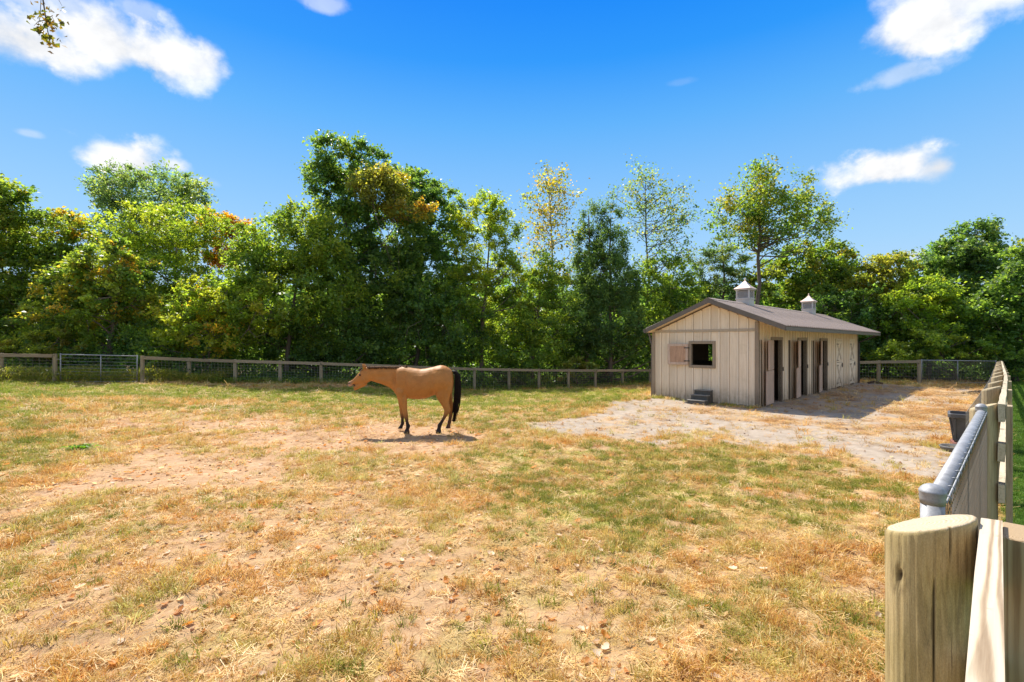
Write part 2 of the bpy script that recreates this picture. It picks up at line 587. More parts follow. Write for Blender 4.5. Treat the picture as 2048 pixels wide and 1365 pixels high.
def regions(x, y):
    n1 = fbm(x, y, 0.45, 4) - 0.5
    n2 = fbm(x + 40, y + 9, 1.7, 4) - 0.5
    n3 = fbm(x + 11, y + 70, 5.5, 3) - 0.5
    wob = n1 * 1.6 + n2 * 1.1 + n3 * 0.35
    b = x * NX.x + y * NX.y
    a = x * DX.x + y * DX.y
    fence_b = np.interp(a, [0, 8, 37, 60], [-0.12, -0.14, -0.62, -0.9])
    outside = sm(b - fence_b + n3 * 0.1, -0.02, 0.12)
    gravel = sm(poly_sd(x, y, PG_GRAVEL) + wob * 1.5 + n3 * 0.9, -0.3, 0.45) * (1 - outside)
    hay = np.zeros_like(x)
    for k, pg in enumerate(PG_HAY):
        hay = np.maximum(hay, sm(poly_sd(x, y, pg) + wob * 2.0 - (0, 0.2, 0.35, 0.25)[k], -0.3, 0.8) * (1.0, 0.7, 0.6, 0.6)[k])
    hay = hay * sm(n2 + n3 * 0.5, -0.25, 0.22) * (1 - outside)
    dirt = np.zeros_like(x)
    for k, pg in enumerate(PG_DIRT):
        dirt = np.maximum(dirt, sm(poly_sd(x, y, pg) + wob * (1.5 if k < 3 else 0.8), -0.35, 0.5) * (1.0 if k < 3 else 0.5))
    dirt = np.maximum(dirt, sm(n2 + n1 * 0.7, 0.12, 0.28) * 0.75)
    dirt = dirt * (1 - gravel) * (1 - outside)
    green = 0.05 + 0.25 * sm(fbm(x + 23, y + 4, 1.1, 4), 0.47, 0.66)
    for k_, (pg, s) in enumerate(PG_GREEN):
        gk = sm(poly_sd(x, y, pg) + wob * 1.0, -0.6, 0.9) * s
        green = np.maximum(green, gk)
        if k_ == 0: strip = gk
    green = green * (0.34 + 0.85 * sm(n2 * 0.8 + n3 + n1 * 0.4, -0.15, 0.13)) * (1 - 0.85 * dirt) * (1 - gravel)
    green = np.maximum(green, strip * 0.95 * (1 - gravel))
    # outside the paddock: lawn on the right, weeds and leaf mould behind the back fence
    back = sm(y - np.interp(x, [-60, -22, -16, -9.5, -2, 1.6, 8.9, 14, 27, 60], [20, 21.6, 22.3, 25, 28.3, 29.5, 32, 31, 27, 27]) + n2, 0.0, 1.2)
    green = np.where(outside > 0.5, 1.0, green)
    return dict(gravel=gravel, hay=np.clip(hay, 0, 1), dirt=dirt * (1 - back), green=np.clip(green, 0, 1) * (1 - 0.5 * back), outside=outside, back=back)


def axis_samples(lo, hi, near_lo, near_hi, step, grow):
    v = list(np.arange(near_lo, near_hi, step))
    s = step; p = near_hi
    while p < hi:
        v.append(p); s *= grow; p += s
    v.append(hi)
    s = step; p = near_lo - step
    while p > lo:
        v.insert(0, p); s *= grow; p -= s
    v.insert(0, lo)
    return np.array(v)


ys = axis_samples(-150, 900, 2.3, 6.5, 0.036, 1.023)
xs = axis_samples(-900, 900, -4.4, 4.2, 0.042, 1.034)
XX, YY = np.meshgrid(xs, ys)
gx = XX.ravel(); gy = YY.ravel()
reg = regions(gx, gy)
zz = terrain(gx, gy)
near = np.exp(-np.maximum(np.hypot(gx, gy - 4) - 6, 0) / 7)
rough = 1 - 0.75 * reg['gravel']
zz = zz + (fbm(gx, gy, 1.1, 3) - 0.5) * 0.05 * rough
zz = zz + (fbm(gx + 5, gy, 5.0, 4) - 0.5) * 0.055 * near * rough * (1 - 0.55 * reg['dirt'])
zz = zz + (fbm(gx + 31, gy + 8, 14.0, 2) - 0.5) * 0.022 * near * rough
nx_, ny_ = len(xs), len(ys)
idx = np.arange(nx_ * ny_).reshape(ny_, nx_)
quads = np.stack([idx[:-1, :-1].ravel(), idx[:-1, 1:].ravel(), idx[1:, 1:].ravel(), idx[1:, :-1].ravel()], 1)


def ground_material():
    m, t, bs, out = new_mat('ground')
    c = t.n('ShaderNodeTexCoord')
    pos = c.outputs['Object']
    def at(nm):
        return t.n('ShaderNodeAttribute', attribute_name=nm).outputs['Fac']
    nb = t.noise(pos, 0.9, 6, 0.6)
    nm_ = t.noise(pos, 6, 6, 0.65)
    nf = t.noise(pos, 38, 5, 0.7)
    nff = t.noise(pos, 150, 4, 0.7)
    soil = t.ramp(t.mapr(t.math('ADD', t.math('MULTIPLY', nm_, 0.6), t.math('MULTIPLY', nf, 0.4)), 0.3, 0.7),
                  [(0, (0.27, 0.15, 0.075)), (0.5, (0.42, 0.26, 0.14)), (1, (0.51, 0.35, 0.215))])
    dryg = t.ramp(t.mapr(nf, 0.28, 0.72), [(0, (0.11, 0.06, 0.022)), (0.35, (0.32, 0.19, 0.072)), (0.7, (0.48, 0.315, 0.13)), (1, (0.60, 0.44, 0.22))])
    grn = t.ramp(t.mapr(nf, 0.28, 0.72), [(0, (0.08, 0.09, 0.014)), (0.5, (0.25, 0.235, 0.045)), (1, (0.46, 0.40, 0.12))])
    grv = t.ramp(t.mapr(t.math('ADD', t.math('MULTIPLY', nff, 0.5), t.math('MULTIPLY', nm_, 0.5)), 0.32, 0.68),
                 [(0, (0.21, 0.165, 0.12)), (0.5, (0.335, 0.27, 0.205)), (1, (0.44, 0.37, 0.295))])
    hayc = t.ramp(t.mapr(nf, 0.3, 0.7), [(0, (0.22, 0.11, 0.035)), (0.5, (0.44, 0.25, 0.095)), (1, (0.58, 0.38, 0.17))])
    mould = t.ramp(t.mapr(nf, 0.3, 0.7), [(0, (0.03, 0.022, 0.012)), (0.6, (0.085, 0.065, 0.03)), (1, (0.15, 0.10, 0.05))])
    patch = t.mapr(t.math('ADD', t.math('MULTIPLY', nm_, 0.55), t.math('MULTIPLY', nf, 0.45)), 0.44, 0.56)
    col = t.mix(t.math('MULTIPLY', patch, 0.72), soil, dryg)
    col = t.mix(at('green'), col, grn)
    col = t.mix(at('dirt'), col, soil)
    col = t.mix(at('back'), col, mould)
    col = t.mix(at('gravel'), col, grv)
    hm = t.math('MULTIPLY', at('hay'), t.mapr(t.math('ADD', nm_, t.math('MULTIPLY', nf, 0.5)), 0.55, 0.8, 0.15, 1.0), clamp=True)
    col = t.mix(hm, col, hayc)
    lawn = t.ramp(t.mapr(nf, 0.28, 0.72), [(0, (0.04, 0.075, 0.012)), (0.6, (0.11, 0.18, 0.022)), (1, (0.18, 0.26, 0.04))])
    col = t.mix(at('outside'), col, lawn)
    big = t.mapr(nb, 0.3, 0.7, 0.88, 1.1)
    hv = t.n('ShaderNodeHueSaturation'); t.link(big, hv.inputs['Value']); t.link(col, hv.inputs['Color'])
    t.link(hv.outputs[0], bs.inputs['Base Color'])
    bs.inputs['Roughness'].default_value = 0.95
    bs.inputs['Specular IOR Level'].default_value = 0.1
    vo = t.n('ShaderNodeTexVoronoi', feature='SMOOTH_F1'); t.link(pos, vo.inputs['Vector']); vo.inputs['Scale'].default_value = 5.5; vo.inputs['Smoothness'].default_value = 0.4
    prints = t.math('MULTIPLY', t.mapr(vo.outputs['Distance'], 0.10, 0.42, 0.0, 1.0, True), t.mapr(nb, 0.42, 0.6, 0.0, 2.2))
    nf = t.math('ADD', nf, prints)
    h = t.math('MULTIPLY', t.math('ADD', t.math('MULTIPLY', nf, 1.0), t.math('MULTIPLY', nff, 0.5)), t.math('SUBTRACT', 1.0, t.math('MULTIPLY', at('gravel'), 0.7)))
    bump(t, bs, h, 0.8, 0.014)
    return m


M_GROUND = ground_material()
gc = (gx[quads].mean(1), gy[quads].mean(1))
rq = {k: v[quads].mean(1) for k, v in reg.items() if k in ('gravel', 'outside')}
sel_g = rq['gravel'] > 0.5
sel_l = (rq['outside'] > 0.5) & ~sel_g
for nm, sel in (('gravel_yard', sel_g), ('lawn', sel_l), ('ground', ~(sel_g | sel_l))):
    q = quads[sel]
    used, inv = np.unique(q, return_inverse=True)
    me = np_mesh(nm, np.stack([gx[used], gy[used], zz[used]], 1), inv.reshape(q.shape))
    for k, v in reg.items():
        set_f(me, k, v[used])
    o = obj(nm, me, M_GROUND, kind='structure', smooth=True)
    props(o, {'gravel_yard': 'pale grey gravel yard in front of and beside the barn, strewn with hay',
              'lawn': 'green mown lawn outside the paddock, right of the board fence',
              'ground': 'dry tan paddock ground with bare pinkish dirt and thin grass'}[nm])

_zi = zz.reshape(ny_, nx_)


def gz(x, y):
    """height of the finished ground mesh"""
    x = np.asarray(x, float); y = np.asarray(y, float)
    i = np.clip(np.searchsorted(xs, x) - 1, 0, nx_ - 2); j = np.clip(np.searchsorted(ys, y) - 1, 0, ny_ - 2)
    fx = (x - xs[i]) / (xs[i + 1] - xs[i]); fy = (y - ys[j]) / (ys[j + 1] - ys[j])
    return (_zi[j, i] * (1 - fx) + _zi[j, i + 1] * fx) * (1 - fy) + (_zi[j + 1, i] * (1 - fx) + _zi[j + 1, i + 1] * fx) * fy


def gzf(x, y):
    return float(gz(np.array([x]), np.array([y]))[0])
# ------------------------------------------------------------------ barn
M_CREAM = None


def mat_painted(name, base, streak, stain, rough=0.75):
    m, t, bs, out = new_mat(name)
    c = t.n('ShaderNodeTexCoord'); oi = t.n('ShaderNodeObjectInfo')
    geo = t.n('ShaderNodeNewGeometry')
    off = t.n('ShaderNodeVectorMath', operation='ADD'); t.link(geo.outputs['Position'], off.inputs[0])
    cmb = t.n('ShaderNodeCombineXYZ'); t.link(t.math('MULTIPLY', oi.outputs['Random'], 9.0), cmb.inputs[0]); t.link(cmb.outputs[0], off.inputs[1])
    v = t.mapping(off.outputs[0], scale=(1, 1, 0.08))
    g = t.noise(v, 18, 6, 0.7, 0.3)
    h = t.noise(t.mapping(off.outputs[0], scale=(0.35, 0.35, 3.0)), 9, 4, 0.6)     # faint lap marks of rough-sawn board
    col = t.mix(t.mapr(g, 0.38, 0.68), base, streak)
    col = t.mix(t.mapr(h, 0.55, 0.72, 0.0, 0.35), col, streak)
    s = t.mapr(t.noise(off.outputs[0], 1.4, 7, 0.7, 1.2), 0.55, 0.78, 0.0, 0.55)
    col = t.mix(s, col, stain)
    sp = t.n('ShaderNodeSeparateXYZ'); t.link(geo.outputs['Position'], sp.inputs[0])
    splash = t.math('MULTIPLY', t.mapr(sp.outputs[2], 0.05, 0.70, 1.0, 0.0, True), t.mapr(t.math('ADD', t.math('MULTIPLY', g, 0.5), t.math('MULTIPLY', t.noise(off.outputs[0], 5, 6, 0.7), 0.6)), 0.4, 0.7, 0.15, 0.95))
    col = t.mix(splash, col, tuple(0.55 * q for q in stain))
    hv = t.n('ShaderNodeHueSaturation'); t.link(t.mapr(oi.outputs['Random'], 0, 1, 0.90, 1.06), hv.inputs['Value']); t.link(col, hv.inputs['Color'])
    t.link(hv.outputs[0], bs.inputs['Base Color'])
    bs.inputs['Roughness'].default_value = rough
    bs.inputs['Specular IOR Level'].default_value = 0.2
    bump(t, bs, t.math('ADD', g, t.math('MULTIPLY', h, 0.7)), 0.5, 0.003)
    return m


M_CREAM = mat_painted('cream_paint', (0.80, 0.655, 0.475), (0.70, 0.555, 0.38), (0.56, 0.42, 0.26))
M_BATT = mat_painted('cream_batten', (0.86, 0.73, 0.55), (0.78, 0.63, 0.45), (0.56, 0.42, 0.27))
M_TAUPE = mat_painted('taupe_trim', (0.34, 0.262, 0.18), (0.29, 0.22, 0.15), (0.23, 0.17, 0.11))
M_BAND = mat_painted('band_paint', (0.46, 0.365, 0.26), (0.40, 0.31, 0.21), (0.33, 0.25, 0.16))
M_DOORW = mat_wood('door_wood', (0.58, 0.42, 0.31), (0.36, 0.25, 0.18), 'Z', 0.8, False)
M_PLY = mat_wood('plywood', (0.52, 0.32, 0.20), (0.30, 0.155, 0.09), 'Z', 0.45, False, streak=0.55)
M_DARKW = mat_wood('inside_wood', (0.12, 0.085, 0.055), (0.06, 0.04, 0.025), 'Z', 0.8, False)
M_FASCIA = mat_plain('fascia_metal', (0.135, 0.108, 0.082), 0.55, 0.0, 0.12, 3)
M_ROOF = mat_plain('roof_metal', (0.31, 0.235, 0.19), 0.55, 0.0, 0.13, 2.0, 0.0008, (0.15, 0.12, 0.10))
M_SEAM = mat_plain('seam_brown', (0.30, 0.20, 0.115), 0.9, 0.0, 0.25, 6)
M_COPPER = mat_plain('copper_cap', (0.74, 0.54, 0.43), 0.45, 0.35, 0.12, 6)
M_VINYL = mat_plain('cupola_white', (0.50, 0.455, 0.42), 0.6, 0.0, 0.1, 5)
M_BRACE = mat_painted('brace_paint', (0.62, 0.50, 0.37), (0.5, 0.4, 0.28), (0.4, 0.3, 0.2))
M_DARKSTRIP = mat_wood('dark_strip_wood', (0.10, 0.07, 0.042), (0.05, 0.035, 0.02), 'Z', 0.8, False)
M_IRON = mat_plain('iron', (0.05, 0.045, 0.04), 0.6, 0.3, 0.2, 8)
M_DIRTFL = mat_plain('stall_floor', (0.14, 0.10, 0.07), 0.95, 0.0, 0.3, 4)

BL, BW = 13.85, 3.70
EY0, EY1 = -0.90, BW + 0.15         # eaves
EX0, EX1 = -0.30, BL + 0.35
ZE = 2.44                            # underside of the eave
YM = (EY0 + EY1) / 2
SL = 0.412
ANG = math.atan2(DX.y, DX.x)
N0 = Vector((7.83, 15.40, 0.0))
barn = thing('barn', 'cream board and batten horse barn with brown metal roof and open stall doors', 'barn', N0, ANG)


def roofz(y):
    return ZE + SL * ((y - EY0) if y < YM else (EY1 - y))


def bw(x, y, z=0):
    """barn coordinates to world"""
    c, s = DX.x, DX.y
    return Vector((N0.x + x * c - y * s, N0.y + x * s + y * c, z))


T_ = 0.10
OPEN = [(1.24, 2.22), (4.16, 5.10), (7.08, 8.02), (9.62, 10.58), (12.15, 13.10)]
DH = 2.16
ZB = -0.25                            # walls go down into the ground
# gable wall facing the camera; backing sheet with the window hole left free
WY0, WY1, WZ0, WZ1 = 1.45, 2.20, 1.29, 2.03
mb = MB()
mb.box((0.03, 0.02, ZB), (T_, WY0, ZE - 0.02)).box((0.03, WY1, ZB), (T_, BW - 0.02, ZE - 0.02))
mb.box((0.03, WY0, ZB), (T_, WY1, WZ0)).box((0.03, WY0, WZ1), (T_, WY1, ZE - 0.02))
mb.prism([(0.03, 0.02, ZE - 0.02), (0.03, BW - 0.02, ZE - 0.02), (0.03, BW - 0.02, roofz(BW) - 0.03), (0.03, YM, roofz(YM) - 0.03), (0.03, 0.02, roofz(0) - 0.03)], (T_ - 0.03, 0, 0))
gw = mb.build('gable_wall', M_SEAM, barn)
nb = 12
pitch = BW / nb
BAND0, BAND1 = 2.435, 2.525
for k in range(nb):
    y0, y1 = k * pitch + (0.034 if k else 0.004), (k + 1) * pitch - (0.034 if k < nb - 1 else 0.004)
    x0 = 0.008 + random.uniform(-0.002, 0.002)
    m1 = MB()
    # below the band, leaving the window free
    a0, a1 = y0, y1
    if a1 > WY0 and a0 < WY1:
        if a0 < WY0 - 0.02: MB().box((x0, a0, 0.02), (0.03, WY0, BAND0)).build('wall_board', M_CREAM, gw)
        if a1 > WY1 + 0.02: MB().box((x0, WY1, 0.02), (0.03, a1, BAND0)).build('wall_board', M_CREAM, gw)
        s0, s1 = max(a0, WY0 + 0.001), min(a1, WY1 - 0.001)
        m1.box((x0, s0, 0.02), (0.03, s1, WZ0))
        MB().box((x0, s0, WZ1), (0.03, s1, BAND0)).build('wall_board', M_CREAM, gw)
    else:
        m1.box((x0, a0, 0.02), (0.03, a1, BAND0))
    m1.build('wall_board', M_CREAM, gw)
    ztop = lambda y: roofz(y) - 0.06
    pl = [(x0, y0, BAND1), (x0, y1, BAND1), (x0, y1, ztop(y1))]
    if y0 < YM < y1: pl.append((x0, YM, ztop(YM)))
    pl.append((x0, y0, ztop(y0)))
    MB().prism(list(reversed(pl)), (0.03 - x0, 0, 0)).build('gable_board', M_CREAM, gw)
for k in range(1, nb):
    y = k * pitch; h = 0.023
    if y + h > WY0 - 0.1 and y - h < WY1 + 0.1:
        MB().box((-0.014, y - h, 0.02), (0.032, y + h, WZ0 - 0.10)).build('batten', M_BATT, gw)
        MB().box((-0.014, y - h, WZ1 + 0.10), (0.032, y + h, BAND0)).build('batten', M_BATT, gw)
    else:
        MB().box((-0.014, y - h, 0.02), (0.032, y + h, BAND0)).build('batten', M_BATT, gw)
    MB().box((-0.014, y - h, BAND1), (0.032, y + h, roofz(y) - 0.08)).build('batten', M_BATT, gw)
MB().box((-0.022, 0.08, BAND0), (0.004, BW - 0.08, BAND1)).build('band_board', M_BAND, gw, bevel=0.004)
MB().box((-0.026, -0.028, -0.14), (0.07, 0.085, ZE + 0.30)).build('corner_board', M_TAUPE, gw, bevel=0.004)
MB().box((-0.026, BW - 0.085, -0.12), (0.07, BW + 0.028, ZE)).build('corner_board', M_TAUPE, gw, bevel=0.004)
MB().box((-0.010, 0.085, -0.30), (0.05, BW - 0.085, 0.055)).build('skirt_board', M_TAUPE, gw, bevel=0.003)

# window with its frame and shutter
wf = MB()
FR = 0.095
wf.box((-0.035, WY0 - FR, WZ0 - FR), (0.1, WY1 + FR, WZ0)).box((-0.035, WY0 - FR, WZ1), (0.1, WY1 + FR, WZ1 + FR))
wf.box((-0.032, WY0 - FR, WZ0), (0.1, WY0, WZ1)).box((-0.032, WY1, WZ0), (0.1, WY1 + FR, WZ1))
win = wf.build('window_frame', M_TAUPE, barn, bevel=0.004)
sh = MB(); sw, shh, fb = 0.72, 0.74, 0.085
sh.box((0, 0, 0), (0.035, fb, shh)).box((0, sw - fb, 0), (0.035, sw, shh))
sh.box((0, fb, 0), (0.035, sw - fb, fb)).box((0, fb, shh - fb), (0.035, sw - fb, shh))
shutter = sh.build('shutter', M_DOORW, barn, loc=(-0.075, WY1 + 0.10, WZ0), rot=(0, 0, R(9)), bevel=0.003)
MB().box((0.012, fb - 0.01, fb - 0.01), (0.028, sw - fb + 0.01, shh - fb + 0.01)).build('shutter_panel', M_PLY, shutter)
for hz in (0.12, 0.58):
    MB().box((-0.006, -0.06, hz), (-0.001, 0.14, hz + 0.035)).build('hinge', M_IRON, shutter)

# long wall with the stall doors
sw_ = MB()
edges = [0.07]
for a, b in OPEN: edges += [a, b]
edges.append(BL)
ZS = roofz(0) - 0.05
for i in range(0, len(edges), 2):
    sw_.box((edges[i], 0.012, ZB), (edges[i + 1], T_, ZS))
for a, b in OPEN:
    sw_.box((a, 0.012, DH), (b, T_, ZS))
side = sw_.build('side_wall', M_CREAM, barn)
nsb = 46
bme = MB().box((-0.024, -0.014, 0.0), (0.024, 0.010, ZS)).mesh('side_batten')
bme_s = MB().box((-0.024, -0.014, DH + 0.10), (0.024, 0.010, ZS)).mesh('side_batten_short')
for k in range(nsb):
    x = 0.18 + k * (BL - 0.3) / (nsb - 1)
    short = False; skip = False
    for a, b in OPEN:
        if a - 0.02 < x < b + 0.02: short = True
        elif a - 0.14 < x < b + 0.14: skip = True
    if skip: continue
    obj('batten', bme_s if short else bme, M_BATT, side, loc=(x, 0, 0))
MB().box((BL - 0.09, -0.026, -0.1), (BL + 0.03, 0.05, ZS)).build('corner_board', M_TAUPE, side)
# skirting between doors
for i in range(0, len(edges), 2):
    MB().box((edges[i] + 0.1, -0.008, -0.3), (edges[i + 1] - 0.1, 0.010, 0.05)).build('skirt_board', M_TAUPE, side)
# other walls and the inside
MB().box((BL - T_, T_, ZB), (BL, BW - T_, ZE)).prism([(BL - T_, 0.0, ZE), (BL - T_, BW, ZE), (BL - T_, BW, roofz(BW) - 0.03), (BL - T_, YM, roofz(YM) - 0.03), (BL - T_, 0, roofz(0) - 0.03)], (T_, 0, 0)).build('end_wall', M_CREAM, barn)
BX0, BX1 = 4.45, 5.35
mb = MB().box((0.1, BW - T_, ZB - 0.5), (BX0, BW, ZE)).box((BX1, BW - T_, ZB - 0.5), (BL, BW, ZE))
mb.box((BX0, BW - T_, ZB - 0.5), (BX1, BW, 1.15)).box((BX0, BW - T_, 2.1), (BX1, BW, ZE))
mb.build('rear_wall', M_CREAM, barn)
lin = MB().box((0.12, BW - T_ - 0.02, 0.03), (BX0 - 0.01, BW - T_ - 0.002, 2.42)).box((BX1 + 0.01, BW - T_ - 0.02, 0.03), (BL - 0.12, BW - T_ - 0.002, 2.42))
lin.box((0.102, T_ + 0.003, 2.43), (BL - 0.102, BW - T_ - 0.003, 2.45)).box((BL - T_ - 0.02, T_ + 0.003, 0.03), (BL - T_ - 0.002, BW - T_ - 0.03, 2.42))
lin.build('dark_lining', M_DARKW, barn, kind='stuff')  # dark lining added so the inside reads as shaded, not lit
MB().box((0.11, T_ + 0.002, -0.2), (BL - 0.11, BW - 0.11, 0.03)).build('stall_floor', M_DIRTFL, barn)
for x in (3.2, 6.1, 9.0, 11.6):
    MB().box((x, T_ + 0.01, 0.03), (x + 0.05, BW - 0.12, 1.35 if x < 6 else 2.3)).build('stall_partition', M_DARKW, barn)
MB().box((3.18, BW - 1.3, 1.36), (3.27, BW - 1.21, 2.4)).build('stall_post', M_DARKW, barn)

# stall doors
def leaf(parent, w_, h_, mat, panel):
    m = MB(); r_ = 0.11
    m.box((0, 0, 0), (r_, 0.035, h_)).box((w_ - r_, 0, 0), (w_, 0.035, h_))
    m.box((r_, 0, 0), (w_ - r_, 0.035, r_)).box((r_, 0, h_ - r_), (w_ - r_, 0.035, h_))
    m.box((r_ - 0.01, 0.010, r_ - 0.01), (w_ - r_ + 0.01, 0.026, h_ - r_ + 0.01))
    return m


def xbrace(w_, h_, th=0.06):
    m = MB()
    dgl = math.hypot(w_ - 0.2, h_ - 0.2); a = math.atan2(h_ - 0.2, w_ - 0.2)
    for i, s in enumerate((1, -1)):
        mt = Matrix.Translation((w_ / 2, -0.001 - 0.003 * i, h_ / 2)) @ Matrix.Rotation(-s * a, 4, 'Y')
        m.box((-dgl / 2, -0.008, -th), (dgl / 2, 0.010, th), mt)
    return m


for i, (a, b) in enumerate(OPEN):
    openn = i < 3
    fr = MB(); q = 0.10
    fr.box((a - q, -0.028, 0.0), (a, 0.10, DH)).box((b, -0.028, 0.0), (b + q, 0.10, DH)).box((a - q, -0.030, DH), (b + q, 0.10, DH + q))
    frame = fr.build('stall_door', M_TAUPE if openn else M_BATT, barn, bevel=0.004)
    dw = b - a - 0.02
    if openn:
        MB().box((a - 1.22 if i else a - 1.12, -0.012, 0.0), (a - 0.94, 0.0115, DH)).build('dark_strip', M_DARKSTRIP, frame)  # dark strip added to paint the darkness beside the open leaf
        th = R((174, 172, 172)[i])
        for (z0, hh, nm, extra) in ((0.06, 1.10, 'lower_leaf', 0), (1.18, 0.97, 'upper_leaf', R(-4))):
            o = leaf(None, dw, hh, M_DOORW, None).build(nm, M_DOORW, frame, loc=(a - 0.02, -0.05, z0), rot=(0, 0, -(th + extra)), bevel=0.003)
        MB().box((a + 0.0, -0.036, 1.02), (a + 0.05, -0.030, 1.10)).build('hinge', M_IRON, frame)
        MB().box((b + 0.03, -0.06, 1.08), (b + 0.06, -0.028, 1.22)).build('latch', M_IRON, frame)
    else:
        for (z0, hh, nm) in ((0.06, 1.10, 'lower_leaf'), (1.18, 0.97, 'upper_leaf')):
            o = leaf(None, dw, hh, M_BATT, None).build(nm, M_BATT, frame, loc=(a + 0.01, -0.026, z0), bevel=0.003)
            lb = xbrace(dw, hh)
            lb.v = [(v[0] + a + 0.01, v[1] - 0.024, v[2] + z0) for v in lb.v]
            lb.build('cross_brace', M_BRACE, frame)
        for hz in (0.2, 1.0, 1.24, 1.98):
            MB().box((a - 0.02, -0.046, hz), (a + 0.30, -0.038, hz + 0.05)).build('strap_hinge', M_TAUPE, frame)
        MB().box((b - 0.10, -0.060, 1.00), (b + 0.03, -0.036, 1.06)).box((b - 0.05, -0.065, 0.93), (b - 0.02, -0.037, 1.13)).build('latch', M_IRON, frame)

# roof: ribbed panels, ridge cap, rake and eave trim, gutter
TH = 0.035
npan = 16
pw = (EX1 - EX0) / npan


def roof_panel_mesh(nm, y0, y1):
    m = MB()
    prof = []
    nr = 4
    for r_ in range(nr):
        c = (r_ + 0.5) * pw / nr
        prof += [(c - 0.045, 0), (c - 0.020, 0.034), (c + 0.020, 0.034), (c + 0.045, 0)]
    prof = [(0.002, 0)] + prof + [(pw - 0.002, 0)]
    v = []; f = []
    for (yy) in (y0, y1):
        zb = ZE + 0.125 + SL * abs(yy - (EY0 if y0 < YM else EY1)) if True else 0
        for (x, dz) in prof: v.append((x, yy, zb + dz))
    n = len(prof)
    for i in range(n - 1): f.append((i, i + 1, n + i + 1, n + i))
    m.v = v; m.f = f
    me = m.mesh(nm)
    return me


me_a = roof_panel_mesh('roof_panel_front', EY0 - 0.03, YM)
me_b = roof_panel_mesh('roof_panel_rear', EY1 + 0.03, YM)
for k in range(npan):
    for me_ in (me_a, me_b):
        o = obj('roof_panel', me_, M_ROOF, barn, loc=(EX0 + k * pw, 0, 0))
# deck under the panels: soffit boards
dk = MB()
ridge = roofz(YM)
dk.prism([(EX0 + 0.03, EY0 + 0.02, ZE + 0.01), (EX0 + 0.03, YM, ridge + 0.0), (EX0 + 0.03, YM, ridge + 0.11), (EX0 + 0.03, EY0 + 0.02, ZE + 0.11)], (EX1 - EX0 - 0.06, 0, 0))
dk.prism([(EX0 + 0.03, YM, ridge), (EX0 + 0.03, EY1 - 0.02, ZE + 0.01), (EX0 + 0.03, EY1 - 0.02, ZE + 0.11), (EX0 + 0.03, YM, ridge + 0.11)], (EX1 - EX0 - 0.06, 0, 0))
dk.build('roof_deck', M_CREAM, barn)
for xx in (EX0, EX1 - 0.03):
    for (ya, yb) in ((EY0, YM), (YM, EY1)):
        za, zb = (ZE, ridge) if ya == EY0 else (ridge, ZE)
        MB().prism([(xx, ya, za - 0.01), (xx, yb, zb - 0.01), (xx, yb, zb + 0.15), (xx, ya, za + 0.15)], (0.03, 0, 0)).build('rake_board', M_FASCIA, barn)
MB().box((EX0, EY0 - 0.015, ZE - 0.005), (EX1, EY0 + 0.02, ZE + 0.115)).build('eave_board', M_FASCIA, barn)
MB().box((EX0, EY1 - 0.02, ZE - 0.005), (EX1, EY1 + 0.015, ZE + 0.115)).build('eave_board', M_FASCIA, barn)
gut = MB().prism([(EX0 + 0.03, EY1 + 0.018, ZE + 0.13), (EX0 + 0.03, EY1 + 0.018, ZE), (EX0 + 0.03, EY1 + 0.08, ZE), (EX0 + 0.03, EY1 + 0.12, ZE + 0.13)], (EX1 - EX0 - 0.06, 0, 0)).build('gutter', M_FASCIA, barn)
MB().tube([(0.10, EY1 + 0.07, ZE), (0.08, BW + 0.12, ZE - 0.35), (0.06, BW + 0.07, ZE - 0.45), (0.06, BW + 0.07, -0.25)], 0.042, 8).build('downspout', M_FASCIA, gut)
MB().tube([(BL + 0.10, EY0 + 0.1, ZE + 0.02), (BL + 0.08, -0.05, ZE - 0.35), (BL + 0.08, -0.05, -0.05), (BL + 0.18, -0.25, -0.12)], 0.05, 8).build('downspout', M_IRON, barn)
rc = MB()
for s in (-1, 1):
    rc.prism([(EX0, YM, ridge + 0.172), (EX0, YM + s * 0.16, ridge + 0.172 - SL * 0.16), (EX0, YM + s * 0.16, ridge + 0.158 - SL * 0.16), (EX0, YM, ridge + 0.158)], (EX1 - EX0, 0, 0))
rc.build('ridge_cap', M_ROOF, barn)

